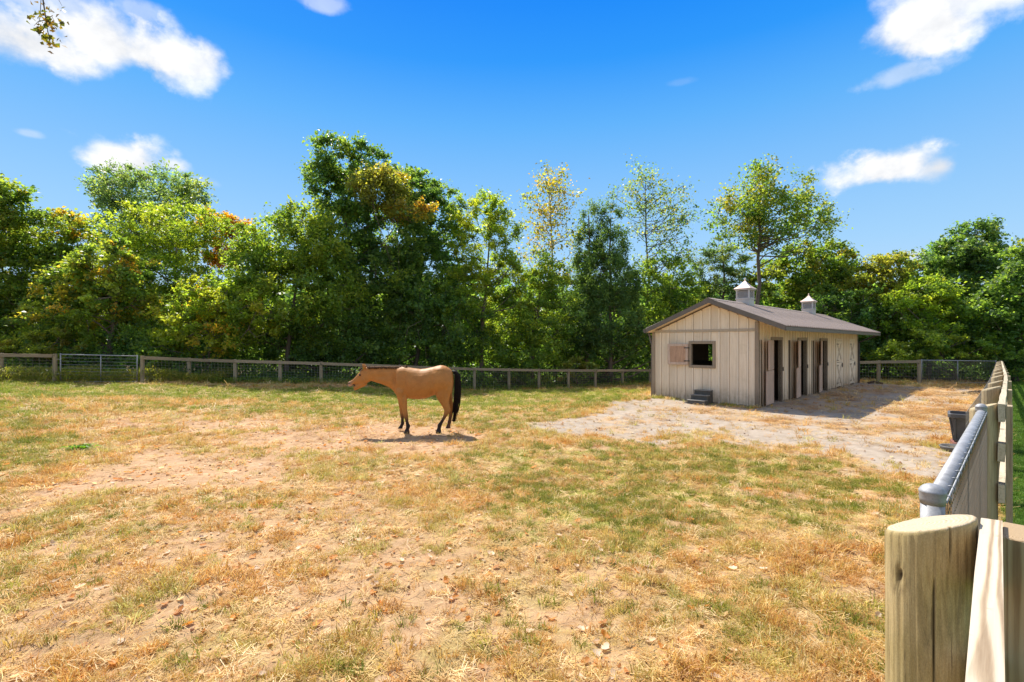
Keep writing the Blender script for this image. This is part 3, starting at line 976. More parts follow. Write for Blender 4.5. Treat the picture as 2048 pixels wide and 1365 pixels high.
# cupolas
def cupola(x):
    zr = ridge + 0.02
    hw = 0.265
    base = MB().box((-hw, -hw, -0.10), (hw, hw, 0.36)).build('cupola', M_VINYL, barn, loc=(x, YM, zr), bevel=0.006)
    base.scale = (0.93, 0.93, 0.93)
    MB().box((-hw - 0.02, -hw - 0.02, 0.30), (hw + 0.02, hw + 0.02, 0.345)).build('moulding', M_VINYL, base)
    mw = 0.235
    for sx in (-1, 1):
        for sy in (-1, 1):
            MB().box((sx * mw - 0.03, sy * mw - 0.03, 0.36), (sx * mw + 0.03, sy * mw + 0.03, 0.67)).build('corner_post', M_VINYL, base)
    MB().box((-0.17, -0.17, 0.36), (0.17, 0.17, 0.66)).build('louvre_core', M_DARKW, base)
    for rot in range(4):
        for k in range(6):
            m = Matrix.Rotation(rot * math.pi / 2, 4, 'Z') @ Matrix.Translation((0, -0.225, 0.395 + k * 0.047)) @ Matrix.Rotation(R(38), 4, 'X')
            MB().box((-0.205, -0.03, -0.004), (0.205, 0.03, 0.004), m).build('louvre', M_VINYL, base)
    MB().box((-0.30, -0.30, 0.67), (0.30, 0.30, 0.72)).build('cornice', M_VINYL, base, bevel=0.008)
    v = [(-0.335, -0.335, 0.72), (0.335, -0.335, 0.72), (0.335, 0.335, 0.72), (-0.335, 0.335, 0.72)]
    cap = MB(); prof = [(0.335, 0.72), (0.33, 0.745), (0.22, 0.83), (0.12, 0.93), (0.045, 1.04), (0.012, 1.09)]
    for r_, z in prof: cap.v += [(-r_, -r_, z), (r_, -r_, z), (r_, r_, z), (-r_, r_, z)]
    for i in range(len(prof) - 1):
        for k in range(4):
            cap.f.append((i * 4 + k, i * 4 + (k + 1) % 4, i * 4 + 4 + (k + 1) % 4, i * 4 + 4 + k))
    cap.f.append((3, 2, 1, 0)); cap.f.append(tuple(len(prof) * 4 - 4 + k for k in range(4)))
    cap.build('copper_roof', M_COPPER, base)
    MB().lathe([(0.004, 1.08), (0.022, 1.10), (0.03, 1.125), (0.02, 1.15), (0.006, 1.17), (0.003, 1.20)], 10).build('finial', M_COPPER, base)


cupola(2.9); cupola(11.05)

# black plastic mounting steps in front of the gable
M_BLACKP = mat_plain('black_plastic', (0.060, 0.056, 0.046), 0.5, 0.0, 0.25, 9, 0.0015, (0.10, 0.085, 0.065))
M_TREAD = mat_plain('lit_tread', (0.20, 0.185, 0.155), 0.6, 0.0, 0.25, 9, 0.002)  # paler grey paints the light falling on the step tops
stp = thing('mounting_steps', 'black plastic three-step mounting block standing under the barn window', 'mounting steps', bw(-0.80, 1.66, gzf(*bw(-0.80, 1.66).xy) - 0.005), ANG + R(3))
for k, (hh) in enumerate((0.155, 0.305, 0.455)):
    x0 = k * 0.24
    m = MB()
    w2 = 0.29 - 0.012 * k
    bot = [(x0, -w2 - 0.015, 0), (x0 + 0.26, -w2 - 0.015, 0), (x0 + 0.26, w2 + 0.015, 0), (x0, w2 + 0.015, 0)]
    m.v = bot + [(x0 + 0.02, -w2, hh - 0.03), (x0 + 0.255, -w2, hh - 0.03), (x0 + 0.255, w2, hh - 0.03), (x0 + 0.02, w2, hh - 0.03)]
    m.f = [(0, 3, 2, 1), (4, 5, 6, 7), (0, 1, 5, 4), (1, 2, 6, 5), (2, 3, 7, 6), (3, 0, 4, 7)]
    if k < 2:
        m.v = [(min(v[0], x0 + 0.238), v[1], v[2]) for v in m.v]
    riser = m.build('step', M_BLACKP, stp, bevel=0.008)
    MB().box((x0 - 0.012, -w2 - 0.015, hh - 0.029), (x0 + 0.262 - (0.024 if k < 2 else 0), w2 + 0.015, hh)).build('tread', M_TREAD, riser, bevel=0.01)
# ------------------------------------------------------------------ fences and gates
SLX, SLY = 0.757, -0.653        # post tops of the lawn fence are cut sloping up towards the lawn


def rot_from_x(v):
    return Vector(v).normalized().to_track_quat('X', 'Z').to_euler()


def board(name, p0, p1, w_, h_, mat, parent, bevel=0.004):
    """board from p0 to p1, h_ tall, w_ thick, local X along it; p0,p1 in world, parent at identity rotation"""
    p0 = Vector(p0); p1 = Vector(p1)
    L = (p1 - p0).length
    m = MB()
    n = 6
    # slightly uneven sawn edges
    b0 = 0
    for i in range(n + 1):
        x = L * i / n
        j = lambda: random.uniform(-0.003, 0.003)
        m.v += [(x, -w_ / 2 + j(), -h_ / 2 + j()), (x, w_ / 2 + j(), -h_ / 2 + j()), (x, w_ / 2 + j(), h_ / 2 + j()), (x, -w_ / 2 + j(), h_ / 2 + j())]
    for i in range(n):
        for k in range(4):
            m.f.append((i * 4 + k, i * 4 + (k + 1) % 4, i * 4 + 4 + (k + 1) % 4, i * 4 + 4 + k))
    m.f.append((3, 2, 1, 0)); m.f.append(tuple(n * 4 + k for k in range(4)))
    off = parent.matrix_basis.inverted() if parent is not None else Matrix()
    loc = off @ p0
    return m.build(name, mat, parent, loc=loc, rot=(p1 - p0).normalized().to_track_quat('X', 'Z').to_euler(), bevel=0)


def round_post(name, x, y, top, r, parent, mat, seg=14, slope=0.0):
    zb = gzf(x, y) - 0.12
    m = MB()
    H = top - zb
    prof = [(r * 1.03, 0), (r * 1.0, H * 0.5), (r * 0.985, H - 0.012), (r * 0.93, H)]
    m.lathe(prof, seg)
    rz = random.uniform(0, 6) if slope == 0 else 0.0
    if slope:
        m.v = [(v[0], v[1], v[2] + (slope * (v[0] * SLX + v[1] * SLY) if v[2] > H * 0.7 else 0)) for v in m.v]
    o = m.build(name, mat, parent, loc=parent.matrix_basis.inverted() @ Vector((x, y, zb)), rot=(0, 0, rz), smooth=False)
    return o


def wire_grid(p0, p1, z0a, z1a, z0b, z1b, sp_h, sp_v, r, name, parent, mat=None):
    """welded wire between two uprights: p0,p1 (x,y); bottoms and tops at each end"""
    m = MB()
    p0 = Vector((*p0, 0)); p1 = Vector((*p1, 0))
    L = (p1 - p0).length
    d = (p1 - p0) / L
    nrm = Vector((-d.y, d.x, 0))

    def bar(a, b):
        dirv = (b - a).normalized()
        u = nrm; v = dirv.cross(u).normalized()
        bb = len(m.v)
        for q in (a, b):
            for k in range(3):
                an = k * 2.0944
                m.v.append(tuple(q + u * (r * math.cos(an)) + v * (r * math.sin(an))))
        for k in range(3):
            m.f.append((bb + k, bb + (k + 1) % 3, bb + 3 + (k + 1) % 3, bb + 3 + k))
    nv = max(2, int(L / sp_v))
    for i in range(nv + 1):
        t = i / nv
        q = p0.lerp(p1, t)
        bar(Vector((q.x, q.y, z0a * (1 - t) + z0b * t)), Vector((q.x, q.y, z1a * (1 - t) + z1b * t)))
    nh = max(2, int((z1a - z0a) / sp_h))
    for j in range(nh + 1):
        t = j / nh
        a = Vector((p0.x, p0.y, z0a + (z1a - z0a) * t)); b = Vector((p1.x, p1.y, z0b + (z1b - z0b) * t))
        bar(a + nrm * r, b + nrm * r)
    off = parent.matrix_basis.inverted()
    m.v = [tuple(off @ Vector(v)) for v in m.v]
    o = m.build(name, mat or M_WIRE, parent)
    o['kind'] = 'stuff'
    return o


FH = 1.30


def fence_run(label, pix, cat='fence', group=None, rail_side=-1, mesh_sp=(0.10, 0.15), wires=True, r=0.085, top_rail=True):
    """pix: list of (px, top row, base row) of the posts, left to right"""
    pts = []
    for px, yt, yb in pix:
        z = FPX * FH / (yb - yt)
        p = P(px, yt, z)
        pts.append(p)
    root = thing('paddock_fence', label, cat, (pts[0].x, pts[0].y, 0), 0, group)
    for p in pts:
        round_post('post', p.x, p.y, p.z, r, root, M_POST)
    for a, b in zip(pts[:-1], pts[1:]):
        d = (b - a); d.z = 0; d.normalize()
        n = Vector((d.y, -d.x, 0)) * (-rail_side)       # towards the camera
        a2 = a + n * (r + 0.022) - Vector((0, 0, 0.09)); b2 = b + n * (r + 0.022) - Vector((0, 0, 0.09))
        g = (b2 - a2).normalized() * 0.004
        if top_rail:
            board('rail', a2 + g, b2 - g, 0.042, 0.145, M_RAIL, root)
        if wires:
            wn = n * (r + 0.006)
            za, zb = gzf(a.x, a.y) + 0.04, gzf(b.x, b.y) + 0.04
            wire_grid((a.x + wn.x, a.y + wn.y), (b.x + wn.x, b.y + wn.y), za, a.z - 0.16, zb, b.z - 0.16, mesh_sp[0], mesh_sp[1], 0.0032, 'wire_mesh', root)
    return root, pts


left_pix = [(-290, 699, 759), (-185, 701.5, 761), (-90, 704, 762.5), (3, 706.5, 764), (110, 708, 766)]
mid_pix = [(285, 712, 768.5), (378, 716, 769), (470, 719, 771), (560, 721.5, 772.5), (642, 724, 774.5), (722, 727, 776), (800, 730, 777.5), (876, 733, 779),
           (949, 735.5, 780), (1018, 737, 780.5), (1078, 738, 780.5), (1137, 738.5, 780.5), (1191, 738.5, 780), (1245, 738.5, 778.5), (1300, 738.5, 777), (1352, 738, 776)]
right_pix = [(1660, 723, 772), (1706, 722, 771), (1757, 721, 770), (1838, 720, 769)]
fl, pl_ = fence_run('board-topped wire fence left of the tall grass gate at the left edge', left_pix, group='rail and wire fences round the paddock', rail_side=-1, mesh_sp=(0.13, 0.3))
fm, pm_ = fence_run('long wooden rail and wire mesh fence running behind the horse to the barn', mid_pix, group='rail and wire fences round the paddock', mesh_sp=(0.12, 0.14))
fr_, pr_ = fence_run('short rail fence between the far end of the barn and the right gate', right_pix, group='rail and wire fences round the paddock', mesh_sp=(0.15, 0.15))


def tube_gate(label, A, B, mid, inset=0.18, wires_only=False):
    """metal gate hung between two post tops A and B (world)"""
    A = Vector(A); B = Vector(B)
    d = (B - A).normalized()
    a = A + d * inset; b = B - d * inset
    root = thing('gate', label, 'gate', (a.x, a.y, 0), 0, 'galvanised metal gates')
    off = root.matrix_basis.inverted()
    zt0, zt1 = a.z - 0.02, b.z - 0.02
    zb0, zb1 = gzf(a.x, a.y) + 0.07, gzf(b.x, b.y) + 0.07
    L = lambda q: off @ q
    va, vb = Vector((a.x, a.y, 0)), Vector((b.x, b.y, 0))
    for q, z0, z1 in ((va, zb0, zt0 + 0.05), (vb, zb1, zt1 + 0.05)):
        MB().tube([L(q + Vector((0, 0, z0))), L(q + Vector((0, 0, z1)))], 0.024, 8).build('upright', M_STEEL, root, smooth=True)
    MB().tube([L(va + Vector((0, 0, zt0))), L(vb + Vector((0, 0, zt1)))], 0.024, 8).build('top_rail', M_STEEL, root, smooth=True)
    MB().tube([L(va + Vector((0, 0, zb0))), L(vb + Vector((0, 0, zb1)))], 0.024, 8).build('bottom_rail', M_STEEL, root, smooth=True)
    m_ = va.lerp(vb, mid)
    MB().tube([L(m_ + Vector((0, 0, zb0 * (1 - mid) + zb1 * mid))), L(m_ + Vector((0, 0, zt0 * (1 - mid) + zt1 * mid)))], 0.021, 8).build('middle_upright', M_STEEL, root, smooth=True)
    if wires_only:
        for k in range(1, 8):
            t = k / 8
            MB().tube([L(va + Vector((0, 0, zb0 + (zt0 - zb0) * t))), L(vb + Vector((0, 0, zb1 + (zt1 - zb1) * t)))], 0.009, 6).build('wire', M_WIRE, root)
    else:
        wire_grid(va.xy, vb.xy, zb0, zt0, zb1, zt1, 0.075, 0.10, 0.0042, 'wire_mesh', root)
    for z in (0.35, 1.0):
        MB().tube([L(va + Vector((0, 0, zb0 + z))), L(va - d * (inset - 0.02) + Vector((0, 0, zb0 + z)))], 0.014, 6).build('hinge', M_STEEL, root)
    return root


tube_gate('metal gate with horizontal wires standing in tall weeds at far left', pl_[-1], pm_[0], 0.52, 0.22, True)

# right-hand fence along the lawn
LPOST = 0.10
A_POSTS = [-0.75, 1.81, 5.67] + [5.67 + 2.43 * k for k in range(1, 14)]


def rb(a):
    return float(np.interp(a, [-1, 2.5, 5.3, 6, 12, 38], [-0.172, -0.172, -0.196, -0.196, -0.24, -0.70]))


def rtop(a):
    return CAMZ - float(np.interp(a, [1.8, 5.6, 12, 20, 28, 37.3], [0.511, 0.515, 0.60, 0.735, 0.865, 0.975]))


# close-up round post
M_POST_NEW = mat_wood('pale_post', (0.48, 0.38, 0.22), (0.26, 0.19, 0.10), 'Z', 0.8)
M_POSTNEAR, _t, _bs, _o = new_mat('near_post_wood')
c = _t.n('ShaderNodeTexCoord')
pos = c.outputs['Object']
v = _t.mapping(pos, scale=(1, 1, 0.045))
g1 = _t.noise(v, 90, 8, 0.7, 0.9); g2 = _t.noise(v, 330, 4, 0.6)
g3 = _t.noise(_t.mapping(pos, scale=(1, 1, 0.35)), 9, 5, 0.6)
ff = _t.math('ADD', _t.math('MULTIPLY', g1, 0.6), _t.math('MULTIPLY', g2, 0.4))
colr = _t.ramp(_t.mapr(ff, 0.32, 0.68), [(0, (0.29, 0.20, 0.085)), (0.45, (0.42, 0.32, 0.155)), (1, (0.50, 0.40, 0.215))])
colr = _t.mix(_t.mapr(g3, 0.4, 0.66, 0, 0.75), colr, (0.27, 0.21, 0.075))
stain = _t.mapr(_t.noise(_t.mapping(pos, scale=(1, 1, 0.12)), 26, 6, 0.7, 0.5), 0.52, 0.70, 0, 0.65)
colr = _t.mix(stain, colr, (0.13, 0.095, 0.045))
# a knot low on the paddock-facing side
sp = _t.n('ShaderNodeSeparateXYZ'); _t.link(pos, sp.inputs[0])
KA, KZ = None, None
# end grain on top
rx_ = _t.math('ADD', sp.outputs[0], 0.026); ry_ = _t.math('SUBTRACT', sp.outputs[1], 0.022)
rad = _t.math('SQRT', _t.math('ADD', _t.math('MULTIPLY', rx_, rx_), _t.math('MULTIPLY', ry_, ry_)))
wob = _t.noise(pos, 14, 3, 0.5)
ring = _t.math('SINE', _t.math('MULTIPLY', _t.math('ADD', rad, _t.math('MULTIPLY', wob, 0.03)), 640))
endc = _t.mix(_t.mapr(ring, -0.6, 1, 0, 1), (0.44, 0.345, 0.22), (0.55, 0.45, 0.31))
endc = _t.mix(_t.mapr(_t.noise(pos, 160, 4, 0.7), 0.4, 0.7, 0, 0.4), endc, (0.33, 0.24, 0.14))
geo = _t.n('ShaderNodeNewGeometry')
sn = _t.n('ShaderNodeSeparateXYZ'); _t.link(geo.outputs['True Normal'], sn.inputs[0])
colr = _t.mix(_t.mapr(sn.outputs[2], 0.5, 0.7), colr, endc)
kat = _t.n('ShaderNodeAttribute', attribute_name='knot')
colr = _t.mix(kat.outputs['Fac'], colr, (0.06, 0.04, 0.02))
spk = _t.mapr(_t.noise(_t.mapping(pos, scale=(1, 1, 0.4)), 420, 5, 0.75), 0.3, 0.7, 0.74, 1.22)
hs_ = _t.n('ShaderNodeHueSaturation'); _t.link(spk, hs_.inputs['Value']); _t.link(colr, hs_.inputs['Color'])
chk = _t.noise(_t.mapping(pos, scale=(1, 1, 0.03)), 130, 3, 0.5, 0.4)
colr = _t.mix(_t.mapr(chk, 0.665, 0.69, 0, 0.75), hs_.outputs[0], (0.09, 0.06, 0.03))
_t.link(colr, _bs.inputs['Base Color'])
_bs.inputs['Roughness'].default_value = 0.8
_bs.inputs['Specular IOR Level'].default_value = 0.25
bump(_t, _bs, ff, 0.6, 0.0022)


def near_post(a, parent, name='post'):
    p = FA(a, rb(a)); top = rtop(a)
    zb = gzf(p.x, p.y) - 0.1
    H = top - zb
    seg, nzs = 180, 64
    th = np.linspace(0, 2 * np.pi, seg, endpoint=False)
    zs = np.concatenate([np.linspace(0, H - 0.012, nzs), [H - 0.004, H]])
    rr = np.concatenate([np.full(nzs, 1.0), [0.985, 0.955]])
    TH_, ZS_ = np.meshgrid(th, zs)
    RR = np.repeat((rr * LPOST)[:, None], seg, 1)
    RR = RR * (1 + 0.012 * np.sin(TH_ * 2 + 0.7) + 0.006 * np.sin(TH_ * 5 + ZS_ * 2))
    RR += (fbm(TH_ * 6, ZS_ * 1.2, 1.5, 3) - 0.5) * 0.006
    view = math.atan2(-p.y, -p.x)                   # direction to the lens
    knot = np.zeros_like(RR)
    dt = H - ZS_
    for (off, z0, z1, wdt, dep) in ((0.10, 0.13, 0.60, 0.010, 0.016), (0.10, 0.02, 0.14, 0.006, 0.004), (0.42, 0.0, 0.11, 0.010, 0.010), (0.37, 0.1, 0.3, 0.006, 0.004), (-0.62, 0.02, 0.2, 0.006, 0.003)):
        ang = view + off + 0.022 * np.sin(dt * 9 + off * 30) - 0.06 * (dt - 0.2) * (1 if off < 0.3 else 0)
        da = np.abs((TH_ - ang + np.pi) % (2 * np.pi) - np.pi)
        prof = sm(dt, z0, z0 + 0.03) * (1 - sm(dt, z1 - 0.06, z1))
        if z0 == 0.0: prof = 1 - sm(dt, z1 - 0.06, z1)
        k = np.clip(1 - da / (wdt * 2.2), 0, 1) * prof
        RR -= k * dep
        knot = np.maximum(knot, k * min(1.0, dep / 0.010))
    # the knot: a dark torn hollow on the sunlit side
    dk_ = np.sqrt((((TH_ - (view - 0.72) + np.pi) % (2 * np.pi) - np.pi) * LPOST / 0.010) ** 2 + ((dt - 0.127 + 0.03 * ((TH_ - (view - 0.72) + np.pi) % (2 * np.pi) - np.pi)) / 0.021) ** 2)
    RR -= np.clip(1.2 - dk_, 0, 1) * 0.012
    knot = np.maximum(knot, np.clip(1.35 - dk_, 0, 1))
    ring_ = np.exp(-((dk_ - 2.0) / 0.9) ** 2) * 0.6 * sm(fbm(TH_ * 20, dt * 30, 2.0, 3), 0.4, 0.7)
    knot = np.maximum(knot, ring_)
    V = np.stack([RR * np.cos(TH_), RR * np.sin(TH_), ZS_], -1).reshape(-1, 3)
    nr = len(zs)
    ii = np.arange(nr * seg).reshape(nr, seg)
    Q = np.stack([ii[:-1], np.roll(ii[:-1], -1, 1), np.roll(ii[1:], -1, 1), ii[1:]], -1).reshape(-1, 4)
    # top disc as rings
    kn = knot.reshape(-1)
    base = ii[-1]; prev = base; extraV = []; extraQ = []
    nvt = len(V)
    for s in (0.8, 0.6, 0.4, 0.2, 0.02):
        ringv = np.stack([RR[-1] * np.cos(th) * s, RR[-1] * np.sin(th) * s, np.full(seg, H + 0.001 * (1 - s))], -1)
        cur = np.arange(nvt, nvt + seg); nvt += seg
        extraV.append(ringv)
        extraQ.append(np.stack([prev, np.roll(prev, -1), np.roll(cur, -1), cur], -1))
        prev = cur
    V = np.concatenate([V] + extraV); Q = np.concatenate([Q] + extraQ)
    V[:, 2] -= 0.085 * (V[:, 0] * 0.653 + V[:, 1] * 0.757) * sm(V[:, 2], H - 0.5, H - 0.02)
    V[:, 2] += 0.40 * (V[:, 0] * SLX + V[:, 1] * SLY) * sm(V[:, 2], H - 0.5, H - 0.02)
    kn = np.concatenate([kn, np.zeros(len(V) - len(kn))])
    me = np_mesh('near_post', V, Q)
    set_f(me, 'knot', kn)
    o = obj(name, me, M_POSTNEAR, parent, loc=parent.matrix_basis.inverted() @ Vector((p.x, p.y, zb)), smooth=True)
    return o


M_RAILBIG, _t, _bs, _o = new_mat('near_rail_wood')
c = _t.n('ShaderNodeTexCoord'); pos = c.outputs['Object']
# cathedral grain: stretched distorted rings
v = _t.mapping(pos, scale=(0.55, 6.0, 6.0), loc=(0.25, 0.1, 0.06))
wv = _t.n('ShaderNodeTexWave'); wv.wave_type = 'RINGS'; wv.rings_direction = 'X'
_t.link(v, wv.inputs['Vector'])
wv.inputs['Scale'].default_value = 9; wv.inputs['Distortion'].default_value = 2.2; wv.inputs['Detail'].default_value = 1.5; wv.inputs['Detail Scale'].default_value = 0.7
v2 = _t.mapping(pos, scale=(0.05, 1, 1))
fi = _t.noise(v2, 240, 5, 0.65)
colr = _t.ramp(_t.math('ADD', _t.math('MULTIPLY', wv.outputs['Fac'], 0.7), _t.math('MULTIPLY', fi, 0.4)),
               [(0.1, (0.53, 0.44, 0.33)), (0.5, (0.50, 0.405, 0.285)), (0.72, (0.37, 0.275, 0.17)), (0.95, (0.25, 0.17, 0.095))])
colr = _t.mix(_t.mapr(_t.noise(pos, 30, 6, 0.7), 0.62, 0.72, 0, 0.6), colr, (0.2, 0.15, 0.10))
_t.link(colr, _bs.inputs['Base Color'])
_bs.inputs['Roughness'].default_value = 0.75
bump(_t, _bs, _t.math('ADD', wv.outputs['Fac'], fi), 0.4, 0.0012)

M_BATBIG, _t, _bs, _o = new_mat('near_upright_wood')
c = _t.n('ShaderNodeTexCoord'); pos = c.outputs['Object']
v = _t.mapping(pos, scale=(7.0, 7.0, 0.8), loc=(0.4, 0.2, 0.45))
wv = _t.n('ShaderNodeTexWave'); wv.wave_type = 'RINGS'; wv.rings_direction = 'Z'
_t.link(v, wv.inputs['Vector'])
wv.inputs['Scale'].default_value = 7; wv.inputs['Distortion'].default_value = 2.0; wv.inputs['Detail'].default_value = 2; wv.inputs['Detail Scale'].default_value = 0.8
fi = _t.noise(_t.mapping(pos, scale=(1, 1, 0.05)), 220, 5, 0.65)
colr = _t.ramp(_t.math('ADD', _t.math('MULTIPLY', wv.outputs['Fac'], 0.7), _t.math('MULTIPLY', fi, 0.4)),
               [(0.1, (0.42, 0.30, 0.17)), (0.6, (0.36, 0.25, 0.13)), (0.95, (0.22, 0.13, 0.06))])
_t.link(colr, _bs.inputs['Base Color'])
_bs.inputs['Roughness'].default_value = 0.8
bump(_t, _bs, _t.math('ADD', wv.outputs['Fac'], fi), 0.4, 0.0012)

fnear = thing('paddock_fence', 'pale wooden fence end with thick round post in the bottom right corner', 'fence', FA(1.81, rb(1.81), 0), 0, 'board fences along the lawn')
ffar = thing('paddock_fence', 'three-board wooden fence along the lawn running from the metal gate to the far corner', 'fence', FA(5.67, rb(5.67), 0), 0, 'board fences along the lawn')
near_post(1.81, fnear)
for a in A_POSTS:
    if a == 1.81: continue
    p = FA(a, rb(a))
    if a == -0.75:
        continue
    round_post('post', p.x, p.y, rtop(a) + random.uniform(-0.015, 0.02), 0.088, ffar, M_POST_NEW if a < 6 else M_POST, 20, 0.36)
RAILZ = (0.0, -0.325, -0.66)


def rails(parent, a0, a1, mat, big=False):
    for k, dz in enumerate(RAILZ):
        lp = LPOST if a0 < 3 else 0.088
        q0 = FA(a0, rb(a0) + lp + 0.021, rtop(a0) - 0.052 + dz); q1 = FA(a1, rb(a1) + lp + 0.021 + (0.062 if a1 < 0 else 0), rtop(a1) - 0.052 + dz)
        o = board('rail', q0, q1, 0.042, 0.145, mat, parent)


rails(fnear, 1.90, -0.9, M_RAILBIG, True)
prev = 5.60
for i, a in enumerate(A_POSTS[3:]):
    rails(ffar, prev, a - 0.003, M_RAIL_NEW)
    prev = a + 0.003


def batten(parent, a, wd, mat):
    t = 0.04 if a > 5 else 0.09
    m = MB()
    p = FA(a, rb(a) + (0.088 if a > 5 else LPOST) + 0.044, 0)
    zb = gzf(p.x, p.y) - 0.1; zt = rtop(a) + 0.006
    m.box((-wd / 2, -t, 0), (wd / 2, 0, zt - zb))
    m.build('upright', mat, parent, loc=parent.matrix_basis.inverted() @ Vector((p.x, p.y, zb)), rot=(0, 0, ANG), bevel=0.003)


batten(fnear, 1.875, 0.16, M_BATBIG)
for a in A_POSTS[2:]:
    batten(ffar, a + 0.01, 0.14, M_BATTEN_NEW)
# horse wire on the paddock side of the far run
prev = A_POSTS[2]
for a in A_POSTS[3:]:
    pa, pb = FA(prev, rb(prev) - LPOST - 0.006), FA(a, rb(a) - LPOST - 0.006)
    wire_grid(pa.xy, pb.xy, gzf(*pa.xy) + 0.04, rtop(prev) - 0.08, gzf(*pb.xy) + 0.04, rtop(a) - 0.08, 0.10, 0.10, 0.0018, 'wire_mesh', ffar)
    prev = a

# the near gate: capped tube frame with welded wire
GA, GB_ = 2.16, 5.355
gb = -0.198
gate = thing('gate', 'galvanised tube gate with domed end caps and welded wire beside the nearest round post', 'gate', FA(GA, gb, 0), 0, 'galvanised metal gates')
goff = gate.matrix_basis.inverted()
ZG0, ZG1 = CAMZ - 0.495, CAMZ - 0.50
gl = lambda a, b, z: goff @ FA(a, b, z)
zgb0, zgb1 = gzf(*FA(GA, gb).xy) + 0.08, gzf(*FA(GB_, gb).xy) + 0.08
for a, zt, zb in ((GA, ZG0, zgb0), (GB_, ZG1, zgb1)):
    q = gl(a, gb, 0)
    up = MB().lathe([(0.0325, zb), (0.0325, zt - 0.012)], 32, (q.x, q.y, 0)).build('upright', M_STEEL, gate, smooth=True)
    dome = [(0.0335, zt - 0.048), (0.0355, zt - 0.030), (0.0362, zt - 0.010), (0.0372, zt - 0.008), (0.0372, zt - 0.004), (0.0350, zt - 0.001), (0.031, zt + 0.006), (0.0245, zt + 0.0125), (0.016, zt + 0.0172), (0.008, zt + 0.0192), (0.001, zt + 0.0198)]
    MB().lathe(dome, 40, (q.x, q.y, 0)).build('end_cap', M_STEEL, up, smooth=True)
MB().tube([gl(GA + 0.02, gb, ZG0 - 0.055), gl(GB_ - 0.02, gb, ZG1 - 0.055)], 0.0285, 24).build('top_rail', M_STEEL, gate, smooth=True)
MB().tube([gl(GA + 0.02, gb, zgb0 + 0.03), gl(GB_ - 0.02, gb, zgb1 + 0.03)], 0.0285, 12).build('bottom_rail', M_STEEL, gate, smooth=True)
for f_ in (1 / 3, 2 / 3):
    am = GA + (GB_ - GA) * f_
    MB().tube([gl(am, gb, zgb0 + 0.05), gl(am, gb, ZG0 - 0.07)], 0.024, 12).build('middle_upright', M_STEEL, gate, smooth=True)
ge = gb + 0.034
pa, pb = FA(GA + 0.01, ge), FA(GB_ - 0.01, ge)
wire_grid(pa.xy, pb.xy, zgb0 + 0.01, ZG0 - 0.045, zgb1 + 0.01, ZG1 - 0.045, 0.05, 0.05, 0.0019, 'wire_mesh', gate)
MB().tube([gl(GA + 0.01, ge, ZG0 - 0.040), gl((GA + GB_) / 2, ge, ZG0 - 0.043), gl(GB_ - 0.01, ge, ZG1 - 0.042)], 0.0032, 8).build('selvedge_wire', M_STEEL, gate, smooth=True)
clip = MB()
for k in range(20):
    a = GA + 0.09 + k * 0.155
    if a > GB_ - 0.05: break
    MB().tube([gl(a, gb + 0.021, ZG0 - 0.034), gl(a, ge - 0.006, ZG0 - 0.031), gl(a, ge + 0.006, ZG0 - 0.037), gl(a, ge + 0.004, ZG0 - 0.06)], 0.0022, 5).build('wire_clip', M_STEEL, gate, smooth=True)
for z in (0.3, 0.95):
    MB().tube([gl(GA - 0.24, gb + 0.0, zgb0 + z), gl(GA, gb, zgb0 + z)], 0.011, 8).build('hinge', M_STEEL, gate)
MB().tube([gl(GB_, gb, ZG1 - 0.22), gl(GB_ + 0.21, gb + 0.02, ZG1 - 0.22)], 0.010, 8).build('latch', M_STEEL, gate)

# gate in the far right corner
ca = A_POSTS[-1]
cpt = FA(ca, rb(ca) - 0.02, rtop(ca))
tube_gate('metal framed mesh gate in the far right corner behind the barn', pr_[-1], Vector((cpt.x, cpt.y, rtop(ca) + 0.02)), 0.48, 0.16)
# ------------------------------------------------------------------ trees and shrubs
PAL = dict(
    bright=[(.075, .125, .014), (.10, .15, .016), (.055, .10, .016), (.13, .165, .02)],
    mid=[(.045, .085, .016), (.06, .10, .016), (.035, .07, .014), (.085, .12, .018)],
    dark=[(.025, .055, .015), (.035, .07, .017), (.02, .043, .012), (.05, .085, .018)],
    blue=[(.035, .07, .028), (.05, .085, .032), (.028, .055, .024), (.07, .095, .03)],
    olive=[(.075, .095, .018), (.095, .11, .02), (.055, .075, .016), (.13, .12, .022)],
    yellow=[(.15, .155, .02), (.19, .17, .024), (.11, .13, .018), (.24, .17, .025)],
    autumn=[(.25, .20, .045), (.20, .18, .04), (.15, .16, .035), (.27, .17, .045)],
    orange=[(.34, .155, .022), (.40, .21, .028), (.28, .13, .02), (.34, .24, .035)],
    weed=[(.14, .19, .03), (.18, .21, .045), (.11, .16, .025), (.22, .22, .06)])


def leaves_mesh(name, C, size, cols, rng, updir=0.5, aspect=0.36, dirs=None):
    n = len(C)
    nrm = rng.normal(size=(n, 3)); nrm[:, 2] = np.abs(nrm[:, 2]) * (1 + updir)
    nrm /= np.linalg.norm(nrm, axis=1, keepdims=True)
    d = rng.normal(size=(n, 3)) if dirs is None else dirs + rng.normal(size=(n, 3)) * 0.35
    t = d - nrm * (d * nrm).sum(1, keepdims=True)
    t /= np.linalg.norm(t, axis=1, keepdims=True) + 1e-9
    b = np.cross(nrm, t)
    s = (size * (0.38 + 1.05 * rng.random(n) ** 1.2))[:, None]
    w_ = s * aspect
    fold = nrm * s * 0.10
    V = np.empty((n, 4, 3))
    V[:, 0] = C - t * s * 0.5; V[:, 1] = C + b * w_ + fold; V[:, 2] = C + t * s * 0.5 - nrm * s * 0.08; V[:, 3] = C - b * w_ + fold
    me = np_mesh(name, V.reshape(-1, 3), np.arange(n * 4).reshape(n, 4))
    set_col(me, 'col', np.repeat(cols, 4, 0))
    return me


